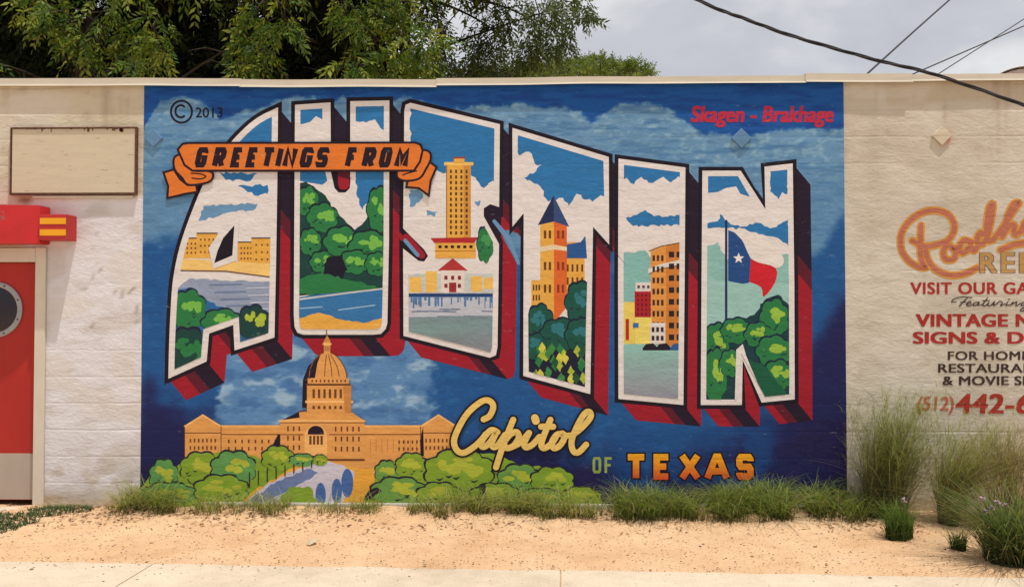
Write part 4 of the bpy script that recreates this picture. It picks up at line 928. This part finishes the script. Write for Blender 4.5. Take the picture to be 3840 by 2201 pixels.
GR = palette((.14, .13, .05), [(.22, .30, .05), (.30, .36, .07), (.38, .37, .11), (.16, .24, .04), (.52, .43, .2)])
GRD = palette((.09, .09, .03), [(.15, .23, .035), (.21, .30, .05), (.28, .33, .07), (.10, .17, .03), (.42, .36, .15)])
def rootz(x, y): return np.array([gz(a, b) for a, b in zip(x, y)])
def strip(segs):
    parts = []
    for u0, u1, n, h0, h1, depth, pal in segs:
        x0, x1 = D(u0, 1255).x, D(u1, 1255).x
        x = rng.uniform(x0, x1, n * 3); y = -.05 - depth * rng.beta(1.2, 1.5, n * 3)
        cl = fbm(x * 5.5, y * 5 + 9, 3); keep = rng.random(n * 3) < sst(.30, .62, cl) ; x, y = x[keep][:n], y[keep][:n]; m = len(x)
        hh = rng.uniform(h0, h1, m) * (.6 + .8 * fbm(x * 2.3, y * 2 + 50, 3))
        parts.append(blades(np.stack([x, y, rootz(x, y) - .01], -1), hh, rng.uniform(.4, 1.7, m), rng.uniform(.003, .0075, m), pal, seg=7))
    return merge(parts)
V, Fa, C = strip([(325, 475, 520, .14, .36, .34, GR), (455, 590, 200, .10, .24, .36, GR), (575, 725, 300, .10, .28, .38, GR), (810, 950, 170, .06, .22, .3, GR), (1000, 1110, 150, .08, .2, .3, GR), (1090, 1300, 620, .12, .34, .40, GR),
                  (1260, 1520, 820, .12, .32, .42, GR), (1480, 1800, 1700, .14, .34, .46, GRD), (1780, 2115, 1900, .15, .36, .46, GRD), (700, 1100, 220, .04, .10, .3, GR), (130, 330, 160, .03, .07, .2, GR)])
tag(link('grass', mesh_np('grass', V, Fa, C), M_GRASS), 'tufted green grass growing along the foot of the mural wall', 'grass', kind='stuff')
def cover():
    a = [G(-300, 1350), G(-300, 1300), G(60, 1283), G(110, 1265), G(215, 1263), G(210, 1276), G(120, 1292), G(40, 1318), G(0, 1326)]
    n = 26000; x = rng.uniform(-6.2, -3.0, n); y = rng.uniform(-1.6, -.02, n)
    inside = np.zeros(n, bool); j = len(a) - 1
    for i in range(len(a)):
        xi, yi, xj, yj = a[i].x, a[i].y, a[j].x, a[j].y; jx = x + (fbm(x * 8, y * 8, 3) - .5) * .2
        c = ((yi > y) != (yj > y)) & (jx < (xj - xi) * (y - yi) / (yj - yi + 1e-9) + xi); inside ^= c; j = i
    x, y = x[inside], y[inside]; m = len(x)
    return blades(np.stack([x, y, rootz(x, y) - .005], -1), rng.uniform(.02, .055, m), rng.uniform(.5, 1.4, m), rng.uniform(.005, .012, m), palette((.03, .05, .025), [(.07, .115, .05), (.09, .13, .06), (.12, .15, .06)]), seg=3)
V, Fa, C = cover()
tag(link('ground_cover', mesh_np('ground_cover', V, Fa, C), M_GRASS), 'low green creeping ground cover beside the door pad', 'ground cover', kind='stuff')
# dry litter and pebbles on the gravel
def pebbles():
    n = 4200; V, Fa, C = [], [], []
    bmx = bmesh.new(); bmesh.ops.create_icosphere(bmx, subdivisions=1, radius=1); P0 = np.array([v.co[:] for v in bmx.verts]); F0 = np.array([[v.index for v in f.verts] for f in bmx.faces]); bmx.free()
    x = rng.uniform(-5.2, 5.2, n); y = -rng.uniform(.1, 1.75, n) ; y = np.where(rng.random(n) < .12, y - .25, y)
    r = rng.uniform(.0022, .0058, n) * np.where(rng.random(n) < .04, 1.8, 1)
    for i in range(n):
        s = P0 * (1 + rng.uniform(-.25, .25, P0.shape)) * np.array((r[i] * rng.uniform(.9, 1.6), r[i] * rng.uniform(.8, 1.3), r[i] * .6)); V.append(s + np.array((x[i], y[i], gz(x[i], y[i]) + r[i] * .25 + (.012 if y[i] < -1.5 else 0)))); Fa.append(F0 + i * len(P0))
        c = [(.36, .21, .11), (.26, .15, .08), (.46, .30, .17), (.16, .09, .06)][rng.integers(0, 4)]; C.append(np.tile(np.array(c) * rng.uniform(.8, 1.2), (len(P0), 1)))
    m, t, b = material('pebble_stone', .9, .2); a = N(t, 'ShaderNodeAttribute', attribute_name='Col'); t.links.new(a.outputs['Color'], b.inputs['Base Color'])
    tag(link('pebbles', mesh_np('pebbles', np.concatenate(V), np.concatenate(Fa), np.concatenate(C), smooth=True), m), 'small brown pebbles strewn over the peach gravel', 'pebbles', kind='stuff')
pebbles()
def litter():
    n = 3600; x = rng.uniform(-4.6, 4.6, n); y = -.06 - .85 * rng.beta(1.2, 2.6, n); k = fbm(x * 2.5, y * 3 + 7, 3) > .46; x, y = x[k], y[k]; m = len(x)
    a = rng.uniform(0, 6.28, m); l = rng.uniform(.012, .035, m); w_ = rng.uniform(.003, .009, m); z = rootz(x, y) + rng.uniform(.002, .012, m)
    d = np.stack([np.cos(a), np.sin(a), rng.uniform(-.2, .3, m)], -1); p = np.stack([-np.sin(a), np.cos(a), rng.uniform(-.3, .3, m)], -1); c = np.stack([x, y, z], -1)
    V = np.stack([c - d * l[:, None], c + p * w_[:, None], c + d * l[:, None], c - p * w_[:, None]], 1).reshape(-1, 3); Fa = np.arange(m * 4).reshape(-1, 4)
    C = np.repeat(np.array([(.24, .13, .07), (.34, .22, .12), (.16, .09, .06)])[rng.integers(0, 3, m)], 4, 0)
    tag(link('leaf_litter', mesh_np('leaf_litter', V, Fa, C), M_GRASS), 'dry brown leaf litter scattered below the mural', 'leaf litter', kind='stuff')
litter()
bm = bmesh.new(); p = G(775, 1350); rr_ = random.Random(2); q = []
for dx, dy, dz in ((-.035, -.03, .006), (.0, -.045, .012), (.034, .01, .03), (.01, .05, .012), (-.03, .035, .024), (0, 0, .04)): q.append(bm.verts.new((p.x + dx, p.y + dy, gz(p.x, p.y) + dz)))
for k in range(5): bm.faces.new((q[k], q[(k + 1) % 5], q[5]))
r = bmesh.ops.solidify(bm, geom=bm.faces[:], thickness=.002)
tag(link('paper_scrap', bm_mesh('paper_scrap', bm), plain('scrap_paper', (.74, .66, .5), .7)), 'small crumpled white paper scrap lying on the gravel', 'litter')

def plant(name, label, u, v, builder, group=None):
    g = G(u, v); z = gz(g.x, g.y); root = empty(name, (g.x, g.y, z)); tag(root, label, 'plant', group)
    for part, (V, Fa, C) in builder(Vector((g.x, g.y, z))): link(part, mesh_np(part, V, Fa, C), M_GRASS, root)
    return root
def disc_roots(c, r, n, zoff=-.01):
    a = rng.uniform(0, 6.28, n); q = np.sqrt(rng.random(n)) * r; return np.stack([c.x + q * np.cos(a), np.minimum(c.y + q * np.sin(a), -.03), np.full(n, c.z + zoff)], -1)
def tuft(r, n, h0, h1, l0, l1, w0, w1, pal, wind=(0, 0), droop=1, seg=6):
    return lambda c: blades(disc_roots(c, r, n), rng.uniform(h0, h1, n), rng.uniform(l0, l1, n), rng.uniform(w0, w1, n), pal, seg=seg, droop=droop, wind=wind)
# seed haze: very fine branching tips on the upper part of a stem
def plumes(r, n, h0, h1, spread, pal, wind=(0, 0), nb=26, fine=.0022, bl=(.05, .16)):
    def f(c):
        roots = disc_roots(c, r, n); h = rng.uniform(h0, h1, n); ang = rng.uniform(0, 6.28, n); ln = rng.uniform(.05, spread, n); m = n * nb
        t = rng.uniform(.42, 1.0, (n, nb)); hor = (ln * h)[:, None] * t ** 1.7
        p = roots[:, None, :] + np.stack([np.cos(ang)[:, None] * hor + wind[0] * h[:, None] * t ** 2, np.sin(ang)[:, None] * hor + wind[1] * h[:, None] * t ** 2, h[:, None] * t * (1 - .25 * ln[:, None] * t)], -1)
        p = p.reshape(-1, 3)
        return blades(p, rng.uniform(*bl, m), rng.uniform(.4, 1.5, m), np.full(m, fine), pal, seg=3, tipw=.5, wind=wind)
    return f
FT = palette((.20, .21, .06), [(.26, .30, .08), (.33, .34, .11), (.40, .36, .15), (.19, .24, .06)])
TAN = palette((.16, .13, .07), [(.34, .27, .14), (.40, .31, .16), (.28, .24, .11)])
MID = palette((.09, .09, .04), [(.19, .21, .08), (.26, .26, .10), (.15, .17, .06), (.34, .28, .13)])
DKG = palette((.05, .065, .025), [(.10, .16, .045), (.15, .20, .06), (.07, .11, .035), (.19, .22, .07)])
STEM = palette((.11, .075, .05), [(.14, .12, .06), (.17, .14, .08)])
plant('feathery_grass', 'tall airy grass with fine green haze beside the right edge of the mural', 2196, 1284,
      lambda c: [('stems', tuft(.17, 150, .45, .95, .12, .5, .003, .005, STEM)(c)), ('plume', merge([plumes(.15, 150, .5, 1.05, .5, FT, (.14, 0), 26)(c), plumes(.14, 70, .45, .95, .45, MID, (.18, 0), 24)(c), tuft(.15, 260, .3, .8, .3, 1.0, .004, .008, MID, (.06, 0))(c)]))])
plant('feathery_grass', 'wispy yellow-green grass clump bending right below the telephone number', 2352, 1302,
      lambda c: [('stems', merge([tuft(.07, 420, .4, .85, .3, .9, .003, .007, MID, (.42, -.05))(c), tuft(.07, 160, .3, .7, .4, 1.1, .003, .006, TAN, (.55, -.1))(c)])), ('plume', merge([plumes(.13, 90, .5, .9, .6, FT, (.34, -.05), 20)(c), plumes(.10, 50, .5, .8, .5, TAN, (.55, -.05), 18)(c)]))])
plant('straw_grass', 'dry straw-coloured grass leaning over at the right edge against the wall', 2500, 1292,
      lambda c: [('stems', tuft(.15, 260, .35, .72, .2, .7, .003, .005, TAN, (-.05, 0))(c)), ('plume', plumes(.12, 110, .45, .75, .5, TAN, (.05, 0), 22)(c))])
plant('grass_clump', 'small bright green grass clump in front of the tall airy grass', 2230, 1331, lambda c: [('blades', tuft(.09, 360, .14, .36, .1, .8, .004, .008, palette((.05, .075, .02), [(.11, .18, .04), (.15, .22, .05), (.09, .15, .03)]))(c))])
plant('grass_clump', 'smallest green sprig alone on the gravel near the right corner', 2376, 1362, lambda c: [('blades', tuft(.05, 150, .08, .20, .2, .8, .004, .008, palette((.05, .075, .02), [(.11, .16, .05), (.15, .2, .06)]))(c))])
def big(c):
    out = [('blades', merge([tuft(.15, 620, .22, .68, .3, 1.3, .005, .010, DKG)(c), tuft(.14, 240, .3, .75, .7, 1.6, .003, .007, MID)(c), tuft(.16, 90, .15, .5, .8, 1.8, .003, .007, TAN)(c)]))]
    return out
g_ = plant('flowering_grass', 'large dark green clump with tiny purple flowers at the bottom right edge', 2508, 1392, big)
# purple flower heads on thin stems
def flowers(root, spots):
    c = Vector(root.location)
    for (u, v) in spots:
        hd = D(u, v, c.y + .05); bm = bmesh.new(); tube(bm, [c + Vector((0, .02, 0)), c.lerp(hd, .5) + Vector((0, .0, .05)), hd], .0022, 5)
        st = link('flower_stalk', bm_mesh('flower_stalk', bm), M_STALK, root)
        bm = bmesh.new(); rg = random.Random(int(u))
        for k in range(14):
            d = Vector((rg.uniform(-1, 1), rg.uniform(-1, 1), rg.uniform(-.4, 1))).normalized(); bmesh.ops.create_icosphere(bm, subdivisions=1, radius=.0055, matrix=Matrix.Translation(hd + d * .016) @ Matrix.Scale(1.6, 4, d))
        fl = link('flower', bm_mesh('flower', bm, True), M_PURPLE, st)
M_STALK = plain('flower_stalk', (.09, .13, .05), .7); M_PURPLE = plain('purple_petal', (.42, .28, .36), .7, .2, .2, 40)
flowers(g_, [(2436, 1238), (2460, 1260), (2494, 1254), (2446, 1268), (2474, 1246)])
flowers(bpy.data.objects['grass_clump'], [(2243, 1240)])

# ---------------------------------------------------------------- trees beyond the wall
def sprays(centres, radii, per, ldir, size, colf, seed, nl=9, droop=.6):
    """drooping pinnate leaf sprays around cluster centres"""
    rg = np.random.default_rng(seed); cs = np.repeat(np.array(centres), per, 0); rr = np.repeat(np.array(radii), per); n = len(cs)
    d = rg.normal(size=(n, 3)); d /= np.linalg.norm(d, axis=1)[:, None]; q = rg.random(n) ** .45
    p = cs + d * (rr * q)[:, None] * np.array((1, 1, .8))
    ax = d * np.array((1, 1, .35)) + rg.normal(size=(n, 3)) * .35 + np.array(ldir); ax[:, 2] -= droop * rg.uniform(.3, 1.2, n); ax /= np.linalg.norm(ax, axis=1)[:, None]
    side = np.cross(ax, rg.normal(size=(n, 3)) * .5 + np.array((0, 0, 1.))); side /= np.linalg.norm(side, axis=1)[:, None]; nor = np.cross(side, ax)
    L_ = size * rg.uniform(.7, 1.35, n); V = np.zeros((n, nl, 4, 3)); base = colf(n, rg)
    C = np.zeros((n, nl, 4, 3))
    for k in range(nl):
        t = (k // 2 + .6) / (nl / 2 + .4); s = 1 if k % 2 else -1; last = k == nl - 1
        o = p + ax * (L_ * t)[:, None] - np.array((0, 0, 1.)) * (L_ * .28 * t * t)[:, None]
        ld = ax * (.75 if not last else 1) + side * (s * .8 if not last else 0) + nor * rg.normal(size=(n, 1)) * .25 + np.array((0, 0, -.35)); ld /= np.linalg.norm(ld, axis=1)[:, None]
        ll = L_ * rg.uniform(.30, .46, n) * (1 - .25 * abs(t - .5)); wv = np.cross(ld, nor + rg.normal(size=(n, 3)) * .45); wv /= np.linalg.norm(wv, axis=1)[:, None]; w_ = ll * rg.uniform(.13, .2, n)
        V[:, k, 0] = o; V[:, k, 1] = o + ld * (ll * .42)[:, None] + wv * w_[:, None]; V[:, k, 2] = o + ld * ll[:, None]; V[:, k, 3] = o + ld * (ll * .42)[:, None] - wv * w_[:, None]
        C[:, k] = (base * rg.uniform(.8, 1.2, (n, 1)))[:, None]
    V = V.reshape(-1, 3); Fa = np.arange(len(V)).reshape(-1, 4)
    return V, Fa, C.reshape(-1, 3)
def leafcol(cols):
    cols = np.array(cols)
    return lambda n, rg: cols[rg.integers(0, len(cols), n)] * rg.uniform(.75, 1.25, (n, 1))
ELM = leafcol([(.06, .105, .016), (.09, .14, .02), (.14, .18, .028), (.04, .075, .015), (.20, .22, .035)])
ELM2 = leafcol([(.06, .085, .03), (.05, .07, .026), (.08, .10, .036)])
PALE = leafcol([(.13, .17, .045), (.16, .20, .06), (.11, .15, .04)])
def limb_tree(name, label, base, top, limbs, clusters, colf, size, per, seed, trunk_r=.2, fill=None, droop=.6, nl=9, group=None):
    root = empty(name, tuple(base)); tag(root, label, 'tree', group); rg = random.Random(seed)
    bm = bmesh.new(); base, top = Vector(base), Vector(top); tr = [base.lerp(top, t) + Vector((math.sin(t * 4 + seed) * .12, math.cos(t * 3) * .08, 0)) for t in np.linspace(0, 1, 8)]
    tube(bm, tr, list(np.linspace(trunk_r, trunk_r * .5, 8)), 10); link('trunk', bm_mesh('trunk', bm, True), M_BARK, root)
    cen = [Vector(c) for c, r in clusters]
    for k in limbs:
        e = cen[k % len(cen)]; s = tr[rg.randint(3, 7)]; bm = bmesh.new(); mid = s.lerp(e, .5) + Vector((rg.uniform(-.3, .3), rg.uniform(-.3, .3), rg.uniform(.1, .6)))
        pts = [Vector(q) for q in catmull([tuple(s), tuple(s.lerp(mid, .5) + Vector((0, 0, .1))), tuple(mid), tuple(mid.lerp(e, .6)), tuple(e)], 4)] if False else [s * (1 - t) ** 2 + mid * 2 * t * (1 - t) + e * t * t for t in np.linspace(0, 1, 10)]
        tube(bm, pts, list(np.linspace(trunk_r * .24, .007, 10)), 7)
        for j in range(4):                                   # twigs
            a = pts[rg.randint(4, 9)]; b = a + Vector((rg.uniform(-.6, .6), rg.uniform(-.6, .6), rg.uniform(-.5, .3))); tube(bm, [a, a.lerp(b, .5) + Vector((0, 0, .05)), b], [.012, .009, .004], 5)
        link('limb', bm_mesh('limb', bm, True), M_BARK, root)
    V = sprays([c for c, r in clusters], [r for c, r in clusters], per, (0, -.25, 0), size, colf, seed, nl, droop)
    if fill: V = merge([V] + [sprays([c for c, r in f_[0]], [r for c, r in f_[0]], f_[1], (0, 0, 0), f_[2], colf, seed + 9, 7, droop) for f_ in fill])
    link('crown', mesh_np('crown', *V), M_LEAF if name != 'shade_dark_foliage' else M_LEAFD, root)
    return root
def px(u, v, y): q = D(u, v, y); return (q.x, q.y, q.z)
rt = random.Random(12)
# two leafy trees with sunlit front sprays; behind them, foliage coloured near-black as painted shade
M_LEAFD = leaf_mat('shade_dark_leaves', .12, .55)
SHADE = leafcol([(.022, .030, .012), (.016, .024, .010), (.03, .038, .015)])  # leaf colour with the shade of the deep crown put into it
def mass(x0, x1, y0, y1, z0, z1, n, r0, r1, rg): return [((rg.uniform(x0, x1), rg.uniform(y0, y1), rg.uniform(z0, z1)), rg.uniform(r0, r1)) for _ in range(n)]
rt = random.Random(12)
front = [(px(u + rt.uniform(-12, 12), v + rt.uniform(-10, 10), rt.uniform(3.9, 4.6)), r) for u, v, r in ((330, 90, .26), (215, 120, .22), (390, 50, .3), (600, 100, .2), (120, 40, .3), (60, 20, .3), (260, 30, .3), (340, 150, .22), (180, 60, .22), (-60, 130, .4), (-140, 40, .5), (400, 110, .24), (300, -30, .4), (480, -40, .4), (120, -40, .4), (-220, 120, .5))]
roof = mass(-8, -2.6, 5.2, 7.5, 7.3, 9.0, 26, .6, 1.0, rt)  # leaf clusters above the view, added to shade the crowns below
limb_tree('shade_tree', 'leafy tree with yellow-green drooping sprays above the wall over the red door', (px(205, 900, 7.2)[0], 7.2, 0), (px(225, 0, 7.2)[0], 7.2, 6.9), range(0, 14), [(c, r * .72) for c, r in front], ELM, .26, 26, 3, .15, [(roof, 120, .5)], droop=1.1, group='trees beyond the wall')
rt = random.Random(31)
front = [(px(u + rt.uniform(-10, 10), v + rt.uniform(-8, 8), rt.uniform(3.9, 4.7)), r) for u, v, r in ((640, 40, .22), (700, 70, .26), (650, 120, .24), (610, 160, .18), (930, 140, .32), (860, 170, .26), (990, 120, .28), (1010, 50, .28), (905, 70, .26), (860, 20, .3), (960, 20, .3), (1030, 160, .24), (940, 185, .26), (1060, 95, .2), (700, -40, .4), (900, -40, .4), (1020, -30, .3))]
roof = mass(-2.6, -.7, 5.2, 7.5, 7.4, 9.0, 14, .6, .9, rt)  # unseen overhead clusters, added to block light from above
limb_tree('shade_tree', 'leafy tree with dense bright green sprays above the wall over the ribbon banner', (px(800, 900, 7.6)[0], 7.6, 0), (px(790, 0, 7.6)[0], 7.6, 7.0), range(0, 13), [(c, r * .78) for c, r in front], ELM, .26, 32, 5, .13, [(roof, 120, .5)], droop=1.1, group='trees beyond the wall')
rt = random.Random(91)
for lab, x0, x1, sd_ in (('tall foliage coloured near-black as shade behind the leafy tree over the red door', -9.5, -4.6, 51), ('foliage coloured near-black as shade behind the bright sprays over the ribbon banner', -4.8, -2.3, 52)):
    cl = mass(x0, x1, 7.2, 9.6, 2.8, 7.2, int(13 * (x1 - x0)), .5, .95, rt) + mass(x0, x1, 5.6, 9.8, 7.6, 9.8, int(9 * (x1 - x0)), .7, 1.1, rt)  # second mass is an added overhead layer, out of view, blocking skylight
    limb_tree('shade_dark_foliage', lab, ((x0 + x1) / 2, 8, 0), ((x0 + x1) / 2 + .3, 8, 7.5), range(0, 8), cl, SHADE, .42, 120, sd_, .24, None, group='trees beyond the wall')
# airy tree with hanging branches against the sky
rt = random.Random(8)
hang = [(1065, 20, .26), (1085, 60, .2), (1075, 110, .2), (1070, 150, .22), (1110, 160, .14), (1060, 180, .22), (1040, 60, .3), (1170, 150, .12), (1190, 168, .12), (1215, 20, .26), (1250, 55, .26), (1215, 75, .2), (1290, 30, .3), (1345, 40, .26), (1370, 85, .22), (1385, 20, .22), (1320, 95, .22), (1260, 105, .2),
        (1200, 120, .16), (1230, 140, .16), (1300, 140, .13), (1360, 125, .15), (1382, 60, .16), (1440, 12, .13), (1450, 40, .09), (1400, 110, .1), (1175, 90, .12), (1330, 5, .3), (1240, -10, .3), (1150, -20, .3), (1400, -20, .25), (1338, 130, .1), (1150, 182, .14), (1215, 182, .12)]
limb_tree('airy_tree', 'airy tree with hanging leafy branches against the sky above the centre of the wall', (px(965, 900, 8.2)[0], 8.2, 0), (px(1000, -260, 8.2)[0], 8.2, 8.3), (9, 12, 14, 17, 23, 20, 8, 4, 28, 15), [(px(u, v, rt.uniform(7.2, 8.6)), r * 1.15) for u, v, r in hang], ELM2, .25, 30, 11, .13, None, 1.0, group='trees beyond the wall')
# low pale tree, farther off
rt = random.Random(77)
far = []
for u, h in ((1285, 178), (1300, 172), (1325, 168), (1350, 164), (1372, 160), (1392, 148), (1410, 158), (1432, 150), (1455, 146), (1470, 152), (1490, 142), (1508, 156), (1532, 152), (1552, 162), (1578, 160), (1594, 172)):
    for k in range(3): far.append((px(u + rt.uniform(-8, 8), h + 12 + k * 16, 17 + rt.uniform(-1, 1)), .2 if k == 0 else .34))
limb_tree('small_tree', 'pale green small tree peeping over the middle of the wall', (px(1450, 900, 17)[0], 17, 0), (px(1450, 190, 17)[0], 17, px(1450, 190, 17)[2]), range(0, 45, 5), far, PALE, .24, 42, 21, .12, None, -.9, group='trees beyond the wall')
rt = random.Random(5)
low = [(px(u, v, 12), .28) for u, v in ((1160, 190), (1190, 186), (1220, 176), (1245, 184), (1268, 180), (1140, 196), (1290, 190))]
limb_tree('small_tree', 'dark green shrubby tree low behind the wall beside the pale small tree', (px(1215, 900, 12)[0], 12, 0), (px(1215, 200, 12)[0], 12, px(1215, 200, 12)[2]), range(0, 6), low, ELM2, .26, 50, 33, .1, None, .1, group='trees beyond the wall')

# ---------------------------------------------------------------- wires and far roof
def cable(name, label, pts, rad, twist=False):
    bm = bmesh.new(); P = [np.array(p) for p in catmull([tuple(p) for p in pts], 24)] if False else None
    pts = [Vector(p) for p in pts]; out = []
    n = 90
    for i in range(n + 1):
        t = i / n * (len(pts) - 1); k = min(int(t), len(pts) - 2); f = t - k; a, b, c, d = (pts[max(k - 1, 0)], pts[k], pts[k + 1], pts[min(k + 2, len(pts) - 1)])
        out.append(.5 * ((2 * b) + (c - a) * f + (2 * a - 5 * b + 4 * c - d) * f * f + (3 * b - a - 3 * c + d) * f ** 3))
    if not twist: tube(bm, out, rad, 7)
    else:
        up = Vector((0, 0, 1))
        fine = [out[i].lerp(out[i + 1], k / 4) for i in range(n) for k in range(4)]
        for s in range(3):
            q = []
            for i, p in enumerate(fine):
                tdir = (fine[min(i + 1, len(fine) - 1)] - fine[max(i - 1, 0)]).normalized(); a = tdir.cross(up).normalized(); b = a.cross(tdir); an = i * .17 + s * 2.1
                q.append(p + (a * math.cos(an) + b * math.sin(an)) * rad * .95)
            tube(bm, q, rad * (.62 if s else .9), 6)
    tag(link(name, bm_mesh(name, bm, True), M_CABLE), label, 'cable', 'overhead wires')
yc = -3.3
cable('overhead_cable', 'thick twisted black cable sagging across the upper right corner', [px(u, v, yc) for u, v in ((900, -480), (1430, -140), (1735, 2), (1850, 48), (2000, 100), (2180, 150), (2330, 188), (2540, 261))] + [px(2640, 300, -3.2), px(2760, 345, -3.05), (3.9, -2.7, 2.22), (5.4, -2.0, 2.35), (7.2, -1.1, 2.6), (9.2, -.05, 2.95)], .0050, True)
cable('overhead_wire', 'thin dark wire running steeply down behind the wall coping', [px(2140, 193, 1.2), px(2355, 0, 3.2), px(2700, -300, 6.0)], .010)
cable('overhead_wire', 'faint thin wire, upper of the two crossing near the right edge', [px(2250, 190, 6), px(3200, -222, 12)], .010)
cable('overhead_wire', 'faint thin wire crossing beneath another close to the curved roof', [px(2320, 188, 6), px(3100, -311, 12)], .008)
def far_shed():
    y = 16; a, b = D(2474, 186, y), D(2900, 186, y); c = D(2540, 163, y); root = empty('curved_roof_shed', (a.x + 2, y, 0)); tag(root, 'white curved metal roof of a shed peeping over the wall at the right edge', 'shed')
    R0 = 1.5; cx = c.x + .12; bm = bmesh.new(); prof = [(cx + R0 * math.cos(t), c.z - R0 + R0 * math.sin(t)) for t in np.linspace(R(2), R(178), 28)]
    r0 = [bm.verts.new((x, y, z)) for x, z in prof]; r1 = [bm.verts.new((x + 1.2, y + 7, z)) for x, z in prof]
    for k in range(27): bm.faces.new((r0[k], r0[k + 1], r1[k + 1], r1[k]))
    link('roof', bm_mesh('roof', bm, True), plain('white_roof_sheet', (.75, .73, .7), .5), root)
    bm = bmesh.new(); prof2 = [(cx + (R0 - .06) * math.cos(t), c.z - R0 + (R0 - .06) * math.sin(t)) for t in np.linspace(0, math.pi, 28)]
    pv = [(x, z) for x, z in prof2] + [(cx - R0 + .06, 0), (cx + R0 - .06, 0)]
    q0 = [bm.verts.new((x, y + .05, z)) for x, z in pv]; q1 = [bm.verts.new((x + 1.19, y + 6.95, z)) for x, z in pv]; bm.faces.new(q0); bm.faces.new(q1[::-1])
    for k in (27, 29): bm.faces.new((q0[k], q0[(k + 1) % 30], q1[(k + 1) % 30], q1[k]))
    link('wall', bm_mesh('wall', bm), plain('shed_wall', (.42, .38, .38), .8), root)
far_shed()
